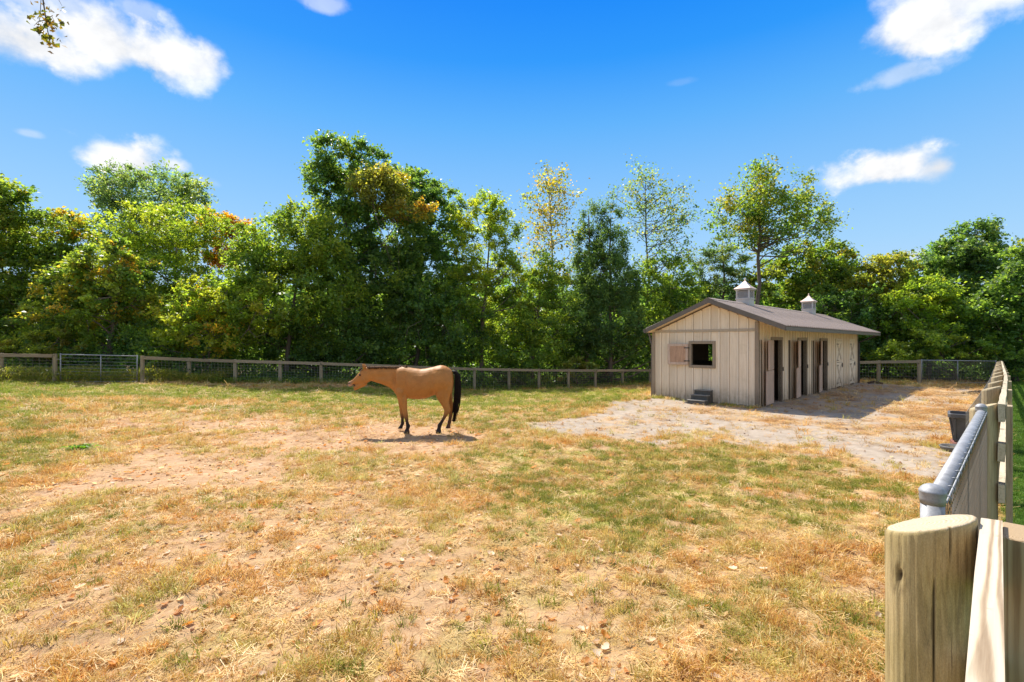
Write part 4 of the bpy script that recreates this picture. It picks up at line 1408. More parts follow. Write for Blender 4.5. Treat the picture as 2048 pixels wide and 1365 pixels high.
def spray(rng, lobes, nclump, cr, nleaf, twigs=7, flat=0.6, shell=0.45, lift=0.15):
    """leaf positions: lobes (world ellipsoids) > clumps > twigs > leaves"""
    vol = np.array([l[3] * l[4] * l[5] * (l[6] if len(l) > 6 else 1) for l in lobes]) ** 0.72
    pick = rng.choice(len(lobes), nclump, p=vol / vol.sum())
    L = np.array([l[:6] for l in lobes])[pick]
    u = rng.normal(size=(nclump, 3)); u /= np.linalg.norm(u, axis=1, keepdims=True)
    rad = (shell + (1 - shell) * rng.random(nclump)) ** 0.6 * rng.uniform(0.82, 1.10, nclump)
    cc = L[:, :3] + u * rad[:, None] * L[:, 3:6]
    crs = cr * rng.uniform(0.6, 1.35, nclump)
    per = nleaf // (nclump * twigs) + 1
    td = rng.normal(size=(nclump, twigs, 3)); td[..., 2] += lift
    td /= np.linalg.norm(td, axis=2, keepdims=True)
    out = u[:, None, :] * 0.5
    td = td + out; td /= np.linalg.norm(td, axis=2, keepdims=True)
    tl = rng.uniform(0.4, 1.5, (nclump, twigs, 1))
    f = rng.random((nclump, twigs, per)) ** 0.7
    pts = cc[:, None, None, :] + (td * tl)[:, :, None, :] * f[..., None] * crs[:, None, None, None]
    pts = pts + rng.normal(size=pts.shape) * 0.22 * crs[:, None, None, None]
    pts[..., 2] = cc[:, None, None, 2] + (pts[..., 2] - cc[:, None, None, 2]) * flat
    dirs = np.broadcast_to(td[:, :, None, :], pts.shape).reshape(-1, 3)
    cid = np.repeat(np.arange(nclump), twigs * per)
    return cc, pts.reshape(-1, 3), dirs, cid, pick[cid]


for _k in PAL:
    PAL[_k] = [tuple(q * s_ * (2.0 if _k not in ('orange', 'weed', 'autumn') else 1.15) * (1.4 if _k in ('dark', 'blue') else 1.15 if _k == 'mid' else 1.0) for q, s_ in zip(c_, ((1.12, 1.0, 1.3) if _k not in ('orange', 'autumn') else (0.92, 1, 1)))) for c_ in PAL[_k]]  # blue raised to put a slight haze into the greens


def leaf_cols(rng, pal, cid, nclump, accent=None, acc_share=0.0, accmask=None):
    pal = np.array(PAL[pal])
    cl = pal[rng.integers(0, len(pal), nclump)]
    cl = cl * rng.uniform(0.72, 1.28, (nclump, 1))
    if accent is not None:
        ap = np.array(PAL[accent])
        use = rng.random(nclump) < acc_share if accmask is None else accmask
        acl = cl.copy()
        acl[use] = ap[rng.integers(0, len(ap), use.sum())]
        wmix = rng.uniform(0.35, 0.95, nclump)
        c = np.where((rng.random(len(cid)) < wmix[cid])[:, None], acl[cid], cl[cid])
    else:
        c = cl[cid]
    alt = pal[rng.integers(0, len(pal), len(cid))]
    k = rng.random((len(cid), 1)) * 0.5
    c = c * (1 - k) + alt * k
    return c * rng.uniform(0.75, 1.3, (len(cid), 1))


def limb(mb_, a, b, r0, r1, rng, seg=4, sides=5, bend=0.12):
    a = np.array(a); b = np.array(b)
    L = np.linalg.norm(b - a)
    mid = rng.normal(size=3) * L * bend
    pts = []; rs = []
    for i in range(seg + 1):
        t = i / seg
        p = a * (1 - t) + b * t + mid * math.sin(math.pi * t) + np.array([0, 0, -0.08 * L * math.sin(math.pi * t)])
        pts.append(tuple(p)); rs.append(r0 * (1 - t) + r1 * t)
    mb_.tube(pts, rs, sides, caps=False)
    return pts


def tree(name, label, depth, base_px, lobes_px, nleaf, size=0.17, pal='mid', accent=None, acc=0.0, acc_lobe=None, cr=0.6, dens=1.0, bark=None,
         trunk_r=0.16, trunk_top=0.75, group='trees behind the back fence', seed=0, twigs=7, flat=0.7, deep=0.85, shell=0.4, mat=None, lift=0.15, cat='tree',
         aspect=0.36, nclump=None, crown='crown', fork=0, nlimb=26, updir=0.5):
    rng = np.random.default_rng(1000 + seed)
    base = P(base_px, HOR, depth)
    zb = gzf(base.x, base.y) - 0.1
    root = thing(name, label, cat, (base.x, base.y, zb), 0, group)
    lobes = []
    for lb in lobes_px:
        cx, cy, rx, ry = lb[:4]
        dz = lb[4] if len(lb) > 4 else 0.0
        z = depth + dz
        c = P(cx, cy, z)
        lobes.append((c.x, c.y, c.z, rx / FPX * z, max(rx, ry * 0.6) / FPX * z * deep, ry / FPX * z, lb[5] if len(lb) > 5 else 1.0))
    vol = sum(l[3] * l[4] * l[5] for l in lobes)
    if nclump is None:
        nclump = int(np.clip(vol ** 0.75 * 18 * dens, 16, 640))
    cc, pts, dirs, cid, lid = spray(rng, lobes, nclump, cr, nleaf, twigs, flat, shell, lift)
    gzv = terrain(pts[:, 0], pts[:, 1]) + 0.03
    keep = pts[:, 2] > gzv
    am = None
    if acc_lobe is not None:
        cl_l = np.zeros(nclump, int); cl_l[cid] = lid
        am = np.isin(cl_l, acc_lobe) & (rng.random(nclump) < acc)
    cols = leaf_cols(rng, pal, cid, nclump, accent, acc, am)
    pts, dirs, cols = pts[keep], dirs[keep], cols[keep]
    off = np.array([base.x, base.y, zb])
    me = leaves_mesh('crown', pts - off, size * 1.12, cols, rng, dirs=dirs, aspect=aspect, updir=updir)
    # wood
    top = max(l[2] + l[5] * 0.75 for l in lobes)
    hi = max(lobes, key=lambda l: l[2] + l[5])
    H = (top - zb) * trunk_top
    tb = MB()
    tx = (hi[0] - base.x) * trunk_top; ty = (hi[1] - base.y) * trunk_top * 0.5
    n = 8; tp = []; tr = []
    for i in range(n + 1):
        t = i / n
        wob_ = rng.normal(size=2) * 0.06 * (t > 0)
        tp.append((tx * t ** 1.3 + wob_[0], ty * t + wob_[1], H * t)); tr.append(trunk_r * (1 - 0.78 * t) * (1.25 if i == 0 else 1))
    tb.tube(tp, tr, 8)
    tr_o = tb.build('trunk', bark or M_BARK, root, smooth=True)
    order = rng.permutation(nclump)
    lb_ = MB()
    ccl = cc - off
    hubs = []
    for k, ci in enumerate(order[:nlimb]):
        c = ccl[ci]
        if c[2] < 0.8: continue
        zt = np.clip(c[2] - rng.uniform(0.15, 0.55) * math.hypot(c[0], c[1]) - 0.4, H * 0.12, H * 0.97)
        t = zt / H * n
        i = min(int(t), n - 1); f = t - i
        a = np.array(tp[i]) * (1 - f) + np.array(tp[i + 1]) * f
        r0 = (tr[i] * (1 - f) + tr[i + 1] * f) * 0.5
        hubs += [np.array(q) for q in limb(lb_, a, c, r0, 0.018, rng)[2:]]
    if hubs:
        hb = np.array(hubs)
        for ci in order[nlimb:nlimb + 140]:
            c = ccl[ci]
            if c[2] < 0.8: continue
            j = np.argmin(((hb - c) ** 2).sum(1))
            if ((hb[j] - c) ** 2).sum() < 9:
                limb(lb_, hb[j], c, 0.022, 0.008, rng, 2, 4)
    if lb_.v:
        lb_.build('branches', bark or M_BARK, root, kind='stuff')
    o = obj(crown, me, mat or M_LEAF, root, kind='stuff')
    return root


S = [0]


def T(*a, **k):
    S[0] += 1
    k.setdefault('seed', S[0])
    return tree(*a, **k)


# ---- left third
T('tree', 'olive tree cut off by the left edge, reaching above the shrubs beside it', 27, -30, [(-30, 430, 70, 75), (5, 385, 30, 28), (18, 420, 28, 18), (-60, 560, 80, 110)], 17000, 0.17, 'mid', 'olive', 0.4)
T('tree', 'tall feathery blue-green tree rising behind the bright green tree on the left', 36, 300, [(300, 400, 95, 45), (240, 385, 45, 40), (215, 365, 38, 28), (345, 370, 60, 30), (390, 395, 32, 30), (250, 345, 22, 14), (190, 405, 22, 22), (300, 480, 110, 60)], 26000, 0.19, 'blue', cr=0.6, twigs=10, flat=0.85, lift=0.5, aspect=0.24, trunk_top=0.9, seed=42)
T('tree', 'green tree with rust-red crown tips left of the bright green tree', 29, 120, [(110, 470, 75, 50), (160, 450, 40, 28), (60, 500, 70, 50), (110, 580, 100, 80)], 21000, 0.17, 'mid', 'orange', 0.4, acc_lobe=[1])
T('tree', 'bright green locust-like tree with feathery sprays, left of the orange sumac', 30, 350, [(330, 460, 105, 50), (290, 440, 55, 30), (400, 445, 50, 35), (355, 418, 30, 18), (300, 540, 110, 80), (400, 540, 60, 80), (320, 620, 120, 60)], 36000, 0.15, 'bright', cr=0.55, flat=0.7, aspect=0.28, lift=0.3)
T('tree', 'small orange sumac crown peeping out between two green trees', 33, 455, [(450, 448, 38, 26), (425, 430, 20, 12), (478, 462, 18, 20), (450, 500, 34, 40)], 8500, 0.15, 'orange', 'mid', 0.3, cr=0.6, trunk_r=0.08)
T('tree', 'bushy yellow-green tree with orange-tinged tips above the left gate', 26.0, 215, [(215, 545, 80, 55), (160, 570, 60, 60), (255, 590, 60, 55), (200, 630, 100, 60), (110, 640, 70, 60), (250, 500, 36, 20)], 30000, 0.15, 'mid', 'yellow', 0.42, cr=0.5)
T('tree', 'dark green leafy tree standing behind the far left fence posts', 28, 20, [(20, 560, 90, 80), (-60, 620, 90, 80), (60, 640, 80, 60), (-150, 560, 110, 130)], 26000, 0.17, 'mid', 'dark', 0.4)
T('tree', 'broad vine-draped green tree with a rounded top left of the tallest tree', 27.5, 570, [(580, 490, 95, 62), (640, 500, 60, 60), (520, 530, 70, 60), (610, 445, 60, 28), (580, 600, 130, 80), (660, 600, 60, 110), (480, 610, 70, 70)], 46000, 0.15, 'mid', 'bright', 0.4, cr=0.6, flat=0.95, lift=-0.25)
T('tree', 'sunlit low mound of green vines sloping down to the gate right of the yellow-green tree', 25.2, 410, [(400, 600, 60, 50), (350, 650, 50, 50), (450, 590, 55, 50), (420, 660, 90, 50), (330, 690, 40, 32), (500, 640, 60, 60)], 25000, 0.14, 'bright', 'yellow', 0.3, cr=0.45, trunk_r=0.08)
# ---- the tall middle group
T('tree', 'tallest tree of the row, dark and leaning left, draped with vines', 31, 740, [(680, 325, 48, 48), (655, 375, 38, 50), (660, 300, 26, 28), (735, 320, 38, 34), (720, 400, 70, 70), (790, 375, 60, 40), (700, 480, 60, 70), (790, 480, 80, 70), (750, 570, 100, 90), (640, 330, 22, 20)], 58000, 0.17, 'dark', 'mid', 0.45, cr=0.7, trunk_r=0.3)
T('vine', 'yellowing creeper with some orange leaves high on the tallest tree', 29.2, 800, [(760, 385, 55, 38), (740, 355, 35, 16), (800, 410, 30, 25), (850, 425, 34, 17), (800, 340, 20, 14), (790, 430, 20, 14)], 9000, 0.14, 'olive', 'orange', 0.55, acc_lobe=[3, 4, 5], cr=0.7, trunk_r=0.02, trunk_top=0.5, cat='vine', crown='foliage', group=None, nlimb=6)
T('tree', 'dark tree with a rounded crown right of the orange creeper', 33, 860, [(850, 375, 45, 30), (890, 385, 24, 22), (815, 365, 30, 22), (860, 450, 70, 60), (860, 560, 80, 90)], 24000, 0.18, 'dark', 'mid', 0.25)
T('tree', 'light green airy tree right of the tall dark one, with upright sprays', 31.0, 960, [(960, 440, 55, 50), (930, 420, 30, 30), (1000, 460, 36, 40), (960, 520, 75, 60), (1010, 560, 50, 60), (930, 590, 70, 70), (985, 400, 26, 16)], 27000, 0.15, 'bright', cr=0.5, flat=0.9, lift=0.5, aspect=0.27)
T('tree', 'shaded dark green tree above the fence rail behind the horse', 30.5, 830, [(840, 610, 90, 90), (760, 640, 80, 80), (900, 650, 80, 70), (830, 700, 110, 45)], 32000, 0.16, 'dark', 'mid', 0.25, cr=0.6)
T('tree', 'shaded ivy-hung tree behind the fence left of the horse', 28.5, 640, [(640, 660, 90, 60), (560, 670, 60, 50), (700, 690, 70, 40), (600, 700, 90, 30)], 23000, 0.15, 'dark', 'mid', 0.2, cr=0.5, flat=1.0, lift=-0.3)
# ---- right of the middle
T('tree', 'sparse yellowing tree with a slim pale trunk and autumn leaves', 33.5, 1110, [(1100, 400, 48, 45), (1075, 440, 35, 40), (1125, 380, 30, 30), (1110, 470, 50, 50), (1100, 355, 35, 16), (1085, 520, 45, 40), (1130, 440, 30, 40)], 3900, 0.15, 'autumn', 'bright', 0.4, cr=1.0, bark=M_BARK_PALE, trunk_top=0.92, trunk_r=0.11, nlimb=50, dens=0.7, shell=0.3)
T('tree', 'dark conical cedar tree nearest the barn roof on its left', 33.0, 1220, [(1222, 445, 22, 36), (1220, 500, 42, 50), (1215, 570, 62, 70), (1215, 650, 80, 70), (1240, 560, 40, 60)], 40000, 0.15, 'dark', cr=0.5, dens=1.8, flat=1.2, lift=0.9, mat=M_NEEDLE, aspect=0.22, trunk_top=0.95)
T('tree', 'second narrow dark cedar standing left of the conical one', 34.0, 1175, [(1180, 440, 14, 34), (1175, 500, 30, 50), (1165, 580, 46, 70), (1150, 660, 60, 60)], 22000, 0.15, 'dark', 'blue', 0.3, cr=0.45, dens=1.8, flat=1.2, lift=0.9, mat=M_NEEDLE, aspect=0.22, trunk_top=0.95)
T('tree', 'tall thin tree with few grey-green leaves against the sky above the cedars', 36, 1300, [(1300, 375, 40, 38), (1260, 400, 36, 36), (1340, 400, 40, 40), (1305, 440, 55, 50), (1365, 440, 28, 40), (1330, 500, 60, 50), (1290, 350, 22, 18)], 4300, 0.15, 'blue', 'olive', 0.5, cr=1.0, trunk_top=0.92, trunk_r=0.12, nlimb=60, dens=0.75, shell=0.3)
T('tree', 'bushy green tree behind the left eave of the barn', 35.5, 1340, [(1340, 560, 60, 60), (1290, 590, 50, 60), (1370, 610, 50, 60), (1330, 660, 80, 60)], 22000, 0.16, 'mid', 'bright', 0.2)
T('tree', 'light green undergrowth tree between airy green tree and cedars', 32, 1060, [(1060, 600, 60, 60), (1020, 650, 70, 60), (1090, 640, 60, 70), (1060, 700, 90, 40), (960, 690, 80, 40), (1090, 550, 40, 40)], 32000, 0.15, 'mid', 'bright', 0.3)
T('tree', 'shaded dark shrubby tree behind the fence left of the barn', 34.0, 1200, [(1200, 690, 90, 45), (1290, 690, 70, 50), (1130, 690, 60, 45)], 20000, 0.15, 'dark', 'mid', 0.15, cr=0.5)
T('pine_tree', 'dark feathery pine left of the near roof turret', 36, 1445, [(1445, 490, 32, 24), (1420, 520, 28, 18), (1470, 530, 36, 22), (1440, 560, 48, 26), (1450, 600, 60, 36)], 13000, 0.20, 'blue', 'dark', 0.4, cr=0.6, flat=0.5, lift=0.3, mat=M_NEEDLE, aspect=0.16, twigs=10, trunk_top=0.95)
T('tree', 'tall two-stemmed oak with open crown above the barn roof', 32, 1515, [(1500, 385, 55, 42), (1545, 365, 36, 26), (1470, 430, 50, 36), (1560, 430, 62, 45), (1620, 420, 42, 36), (1530, 470, 60, 40), (1440, 440, 30, 26), (1590, 380, 40, 30), (1520, 345, 30, 18), (1630, 465, 40, 26), (1655, 440, 18, 16)], 14500, 0.15, 'mid', 'olive', 0.45, cr=0.8, trunk_top=0.9, trunk_r=0.2, nlimb=60, shell=0.3)
T('tree', 'green tree filling in behind the middle of the barn roof', 34, 1600, [(1600, 540, 60, 50), (1660, 520, 45, 36), (1550, 570, 60, 50), (1640, 590, 70, 60), (1690, 560, 40, 40)], 23000, 0.18, 'mid', 'olive', 0.35)
T('tree', 'dark green tree standing close behind the far end of the barn', 31, 1700, [(1700, 620, 60, 55), (1650, 640, 50, 50), (1740, 660, 60, 60), (1700, 700, 80, 40)], 21000, 0.16, 'dark', 'mid', 0.35)
T('tree', 'yellow-green vine-covered dead tree right of the barn roof', 32, 1770, [(1770, 545, 55, 36), (1800, 530, 36, 20), (1735, 560, 40, 36), (1770, 610, 70, 40)], 13500, 0.16, 'olive', 'mid', 0.45, cr=0.55)
T('tree', 'tall rugged tree at the right with a ragged top above its neighbours', 33, 1930, [(1950, 480, 36, 42), (1915, 510, 50, 36), (1980, 520, 36, 50), (1880, 520, 36, 26), (1930, 560, 75, 50), (1975, 460, 16, 26), (1850, 545, 36, 30)], 27000, 0.18, 'dark', 'blue', 0.4)
T('tree', 'bright green young tree in front of the rugged tall one', 29.5, 1860, [(1850, 600, 60, 45), (1810, 630, 50, 45), (1910, 610, 45, 40), (1860, 660, 90, 50)], 23000, 0.15, 'bright', 'mid', 0.35, cr=0.5)
T('tree', 'dark broadleaf tree at the right edge hanging over the fence corner', 27.5, 2030, [(2030, 600, 50, 70), (1985, 640, 50, 60), (2070, 560, 70, 70), (2020, 690, 60, 50), (2100, 660, 90, 80), (2060, 735, 75, 34)], 33000, 0.16, 'dark', 'mid', 0.3)
T('tree', 'tall green tree cut off by the right edge behind the dark one', 33, 2060, [(2060, 520, 45, 36), (2110, 540, 70, 60), (2020, 545, 30, 30), (2180, 560, 90, 120)], 16000, 0.18, 'mid', 'olive', 0.3)
T('shrub', 'green thicket shrub behind the mesh gate in the far right corner', 28.0, 1920, [(1920, 690, 70, 32), (1840, 690, 50, 36), (1960, 705, 50, 26), (1800, 715, 40, 26)], 17000, 0.14, 'mid', 'bright', 0.35, cr=0.45, trunk_r=0.05, cat='shrub', group=None)

# ---- shrubs and weeds along the fence
T('shrub', 'arching pale green grassy shrub behind the far left fence', 24.0, 80, [(80, 690, 70, 22), (30, 705, 50, 18), (130, 705, 40, 18), (95, 672, 36, 12)], 11000, 0.16, 'weed', 'bright', 0.4, cr=0.4, trunk_r=0.03, cat='shrub', aspect=0.14, lift=0.8, group=None)
T('shrub', 'pale-leaved shrub poking over the middle of the fence rail', 31.0, 1155, [(1150, 735, 30, 16), (1125, 745, 22, 18), (1175, 740, 20, 14)], 2600, 0.13, 'weed', 'blue', 0.3, cr=0.35, trunk_r=0.03, cat='shrub', group=None)
T('shrub', 'round dark green bush behind the fence right of the horse', 30.4, 1050, [(1050, 750, 40, 22), (990, 752, 40, 20)], 6000, 0.13, 'mid', 'dark', 0.4, cr=0.35, trunk_r=0.03, cat='shrub', group=None)
T('shrub', 'low green bush beside the left gate post, right of the weeds', 23.6, 330, [(330, 738, 30, 22), (300, 725, 26, 26)], 4000, 0.13, 'mid', 'bright', 0.4, cr=0.3, trunk_r=0.03, cat='shrub', group=None)

# ---- masses nobody could count
rng = np.random.default_rng(5)


def mass(name, label, n, gen, size, pal, mat=None, aspect=0.4, dirs=None):
    C = gen(n)
    palv = np.array(PAL[pal])
    cols = palv[rng.integers(0, len(palv), n)] * rng.uniform(0.6, 1.3, (n, 1))
    me = leaves_mesh(name, C, size, cols, rng, aspect=aspect, dirs=dirs)
    o = obj(name, me, mat or M_LEAF, kind='stuff')
    props(o, label)
    return o


def back_line(x):
    return np.interp(x, [-60, -22, -16, -9.5, -2, 1.6, 8.9, 14, 27, 60], [22.0, 22.0, 22.6, 25.4, 28.8, 30.0, 32.6, 31.5, 28.2, 28.5])


def gen_far(n):
    x = rng.uniform(-75, 75, n); y = rng.uniform(42, 60, n)
    top = 6.2 + 3.2 * fbm(x, y, 0.12, 3)
    z = rng.random(n) ** 0.8 * top
    return np.stack([x, y, z - 0.5], 1)


mass('far_woods', 'dark mass of woodland deep behind the row of trees', 75000, gen_far, 0.8, 'dark')


def gen_under(n):
    x = rng.uniform(-34, 36, n)
    k = np.where(rng.random(n) < 0.5, fbm(x, x * 0, 0.5, 3), fbm(x, x * 0 + 9, 0.9, 3))
    y = back_line(x) + 0.5 + rng.random(n) ** 0.8 * 6.0
    hh = (0.45 + 3.2 * np.clip(fbm(x, y, 0.55, 4) - 0.33, 0, 1) * 2) * np.clip((y - back_line(x)) / 2.2, 0.35, 1.3)
    hh = hh * (0.35 + 0.65 * sm(np.abs(x + 10.0), 3.5, 6.5))
    z = terrain(x, y) + rng.random(n) * hh
    return np.stack([x, y, z], 1)


mass('undergrowth', 'low dark undergrowth under the trees behind the fence', 108000, gen_under, 0.15, 'dark')


def gen_weeds(n):
    x = rng.uniform(-26, -14.2, n)
    y = np.interp(x, [-26, -20, -16, -14], [21.4, 21.6, 22.5, 23.4]) + rng.uniform(-0.15, 2.2, n)
    hh = 0.25 + 0.75 * fbm(x, y, 0.8, 3)
    return np.stack([x, y, terrain(x, y) + rng.random(n) * hh * 0.9], 1)


wd = rng.normal(size=(22000, 3)) * 0.3 + np.array([0, 0, 1.0])
mass('tall_weeds', 'tall pale green grassy weeds growing through the left gate', 22000, gen_weeds, 0.26, 'weed', aspect=0.05, dirs=wd)


def gen_lawn_edge(n):
    x = rng.uniform(-15, 9.0, n)
    y = np.interp(x, [-15, -9.5, -2, 1.6, 8.9], [23.2, 24.9, 28.1, 29.3, 31.8]) + rng.normal(0, 0.22, n)
    return np.stack([x, y, terrain(x, y) + rng.random(n) ** 1.5 * 0.28], 1)


wd = rng.normal(size=(9000, 3)) * 0.4 + np.array([0, 0, 1.0])
mass('fence_grass', 'unmown grass fringe along the foot of the back fence', 9000, gen_lawn_edge, 0.16, 'mid', aspect=0.07, dirs=wd)

# ---- twig hanging into the frame from a tree overhead
hz = 7.5
tip = P(95, 85, hz); up = P(70, -160, hz)
tw = thing('hanging_branch', 'thin leafy twig hanging into the top left corner of the sky', 'branch', tuple(up))
hb_ = MB()
L_ = lambda px, py, dz=0: P(px, py, hz + dz) - up
main_ = [L_(70, -160), L_(78, -60), L_(86, 0), L_(92, 40), L_(97, 70)]
hb_.tube(main_, [0.02, 0.014, 0.010, 0.008, 0.004], 6)
subs = [[L_(78, -60), L_(82, 0), L_(80, 35), L_(76, 50)], [L_(92, 40), L_(104, 48), L_(118, 54)], [L_(93, 50), L_(84, 62), L_(78, 72)], [L_(97, 70), L_(106, 82), L_(110, 92)],
        [L_(90, 32), L_(104, 34), L_(110, 44)], [L_(70, -160), L_(100, -60), L_(112, -10), L_(124, 12)], [L_(95, 62), L_(100, 78), L_(100, 96)], [L_(92, 40), L_(76, 44), L_(68, 52)]]
for s_ in subs: hb_.tube(s_, [0.007] + [0.0045] * (len(s_) - 2) + [0.002], 5)
hb_.build('twig', M_BARK, tw)
rngb = np.random.default_rng(3)
lm_cols = [(.15, .12, .03), (.10, .10, .02), (.20, .13, .03), (.07, .085, .02), (.12, .08, .03)]
lmes = []
for k in range(5):
    m = leaves_mesh('leaf', np.zeros((1, 3)), 0.085, np.array([lm_cols[k]]), rngb, aspect=0.34)
    lmes.append(m)
spots = []
for s_ in subs + [main_[2:]]:
    for t in np.linspace(0.25, 1.0, 8):
        i = min(int(t * (len(s_) - 1)), len(s_) - 2); f = t * (len(s_) - 1) - i
        q = s_[i].lerp(s_[i + 1], f)
        if q.z + up.z > P(0, -30, hz).z: continue
        for r_ in range(2):
            spots.append(q + Vector(rngb.normal(size=3) * 0.06))
for q in spots:
    obj('leaf', lmes[rngb.integers(0, 5)], M_LEAF, tw, loc=q, rot=tuple(rngb.uniform(0, 6.28, 3)))
# ------------------------------------------------------------------ horse
HZ = 10.75
hk = HZ / FPX / 5.689
hx0 = (640 + 1150 / 5.689 - 1024) / FPX * HZ
horse = thing('horse', 'buckskin tan horse with black tail and dark legs stretching its neck to the left', 'horse', (hx0, HZ, gzf(hx0, HZ)), R(3))


def hp(zx, zy, y=0.0):
    """side-view point: columns and rows of the close-up, y across the body (towards the lens is negative)"""
    return np.array([(zx - 1150) * hk, y, (1062 - zy) * hk])


def loft(mb_, rings, seg=20):
    """rings: (centre, half-height vector, half-width)"""
    b = len(mb_.v)
    for c, hv, hw in rings:
        for k in range(seg):
            a = 2 * math.pi * k / seg
            # slightly egg shaped: wider below the middle
            p = np.array(c) + np.array(hv) * math.cos(a) + np.array([0, hw, 0]) * math.sin(a) * (1 - 0.10 * math.cos(a))
            mb_.v.append(tuple(p))
    n = len(rings)
    for i in range(n - 1):
        for k in range(seg):
            k2 = (k + 1) % seg
            mb_.f.append((b + i * seg + k, b + i * seg + k2, b + (i + 1) * seg + k2, b + (i + 1) * seg + k))
    mb_.f.append(tuple(b + k for k in reversed(range(seg)))); mb_.f.append(tuple(b + (n - 1) * seg + k for k in range(seg)))


def sect(top, bot, hw, y=0.0):
    t = hp(*top, y); u = hp(*bot, y)
    return ((t + u) / 2, (t - u) / 2, hw)


hm = MB()
# trunk, from buttock to chest
loft(hm, [sect((1516, 400), (1522, 500), .05), sect((1500, 362), (1514, 570), .13), sect((1470, 336), (1490, 625), .215), sect((1430, 312), (1440, 655), .265),
          sect((1385, 300), (1390, 650), .285), sect((1330, 306), (1330, 640), .29), sect((1270, 325), (1272, 652), .29), sect((1210, 338), (1210, 678), .30), sect((1140, 343), (1140, 689), .30),
          sect((1070, 336), (1070, 686), .285), sect((1010, 322), (1005, 678), .255), sect((960, 313), (945, 672), .225), sect((915, 318), (895, 655), .20), sect((880, 330), (855, 620), .165), sect((862, 390), (830, 570), .10)], 26)
# neck
loft(hm, [sect((985, 330), (860, 610), .14), sect((930, 318), (835, 588), .135), sect((870, 320), (800, 556), .115), sect((800, 320), (740, 530), .098), sect((720, 320), (680, 506), .085), sect((640, 318), (620, 486), .078), sect((570, 318), (580, 476), .075), sect((530, 330), (545, 470), .06)], 22)
# head: skull and upper jaw
loft(hm, [sect((545, 322), (590, 470), .055), sect((512, 330), (560, 492), .085), sect((478, 358), (520, 520), .092), sect((448, 392), (482, 520), .085), sect((420, 424), (448, 515), .068), sect((392, 452), (416, 512), .055), sect((366, 472), (390, 522), .054), sect((348, 480), (370, 534), .058), sect((333, 488), (352, 540), .052), sect((325, 500), (336, 536), .034)], 20)
# lower jaw, mouth a little open
loft(hm, [sect((520, 470), (545, 520), .075), sect((480, 485), (500, 545), .066), sect((446, 500), (458, 564), .052), sect((420, 512), (432, 580), .048), sect((403, 524), (414, 586), .045), sect((392, 540), (400, 580), .030)], 18)
# ears
for yy in (-0.055, 0.055):
    loft(hm, [(hp(524, 335, yy), np.array([.035, 0, .012]), .020), (hp(518, 312, yy), np.array([.034, 0, .008]), .024), (hp(508, 296, yy * 1.1), np.array([.022, 0, .006]), .018), (hp(498, 280, yy * 1.15), np.array([.006, 0, .002]), .005)], 10)


def leg(pts, ys, seg=14):
    """pts: (zx, zy, half-width in rows px, half-thickness m)"""
    rings = []
    for (zx, zy, hwpx, hw), y in zip(pts, ys):
        rings.append((hp(zx - 17 * y / 0.15, zy, y), np.array([hwpx * hk, 0, 0]), hw))
    loft(hm, rings, seg)


ny, fy = -0.15, 0.15
# near fore
leg([(925, 560, 66, .10), (930, 640, 60, .088), (940, 690, 48, .070), (952, 745, 38, .056), (962, 800, 30, .047), (970, 845, 29, .046), (976, 878, 26, .040), (984, 915, 19, .030), (992, 950, 20, .031), (1000, 975, 26, .037), (998, 998, 23, .034), (988, 1018, 22, .036), (988, 1030, 29, .048), (984, 1062, 34, .056)],
    [ny * .8, ny, ny, ny, ny, ny, ny, ny, ny, ny, ny, ny, ny, ny])
# far fore
leg([(920, 560, 60, .10), (925, 650, 50, .080), (932, 720, 38, .058), (936, 790, 30, .047), (940, 845, 28, .045), (942, 880, 24, .038), (944, 920, 18, .029), (944, 950, 19, .030), (946, 974, 24, .035), (938, 994, 21, .032), (926, 1010, 24, .036), (920, 1034, 31, .052)],
    [fy * .8] + [fy] * 11)
# near hind
leg([(1410, 480, 95, .12), (1400, 570, 98, .115), (1388, 640, 84, .10), (1398, 700, 60, .080), (1415, 745, 47, .060), (1432, 785, 42, .048), (1438, 815, 37, .046), (1420, 855, 27, .038), (1398, 895, 22, .032), (1372, 935, 22, .031), (1352, 968, 27, .037), (1348, 992, 23, .033), (1342, 1015, 24, .036), (1340, 1030, 30, .048), (1336, 1062, 34, .054)],
    [ny * .7, ny * .9, ny, ny, ny, ny, ny, ny, ny, ny, ny, ny, ny, ny, ny])
# far hind
leg([(1430, 480, 80, .12), (1440, 570, 80, .11), (1455, 650, 62, .09), (1475, 710, 46, .065), (1490, 760, 38, .05), (1502, 800, 36, .046), (1502, 835, 28, .04), (1496, 880, 21, .032), (1488, 930, 20, .03), (1482, 962, 25, .035), (1478, 985, 22, .032), (1470, 1004, 24, .036), (1466, 1036, 32, .052)],
    [fy * .7, fy * .9] + [fy] * 11)
hm_me = hm.mesh('horse_raw')
tmp = bpy.data.objects.new('body', hm_me)
COL.objects.link(tmp)
rm = tmp.modifiers.new('remesh', 'REMESH'); rm.mode = 'VOXEL'; rm.voxel_size = 0.0145
smm = tmp.modifiers.new('smooth', 'SMOOTH'); smm.factor = 0.5; smm.iterations = 5
dg = bpy.context.evaluated_depsgraph_get()
body_me = bpy.data.meshes.new_from_object(tmp.evaluated_get(dg))
tmp.modifiers.clear()
COL.objects.unlink(tmp); bpy.data.objects.remove(tmp)
nv = len(body_me.vertices)
co = np.empty(nv * 3, np.float32); body_me.vertices.foreach_get('co', co); co = co.reshape(-1, 3)
# muscle relief
X, Yv, Z = co[:, 0], co[:, 1], co[:, 2]
nrm = np.empty(nv * 3, np.float32)
body_me.vertices.foreach_get('normal', nrm); nrm = nrm.reshape(-1, 3)


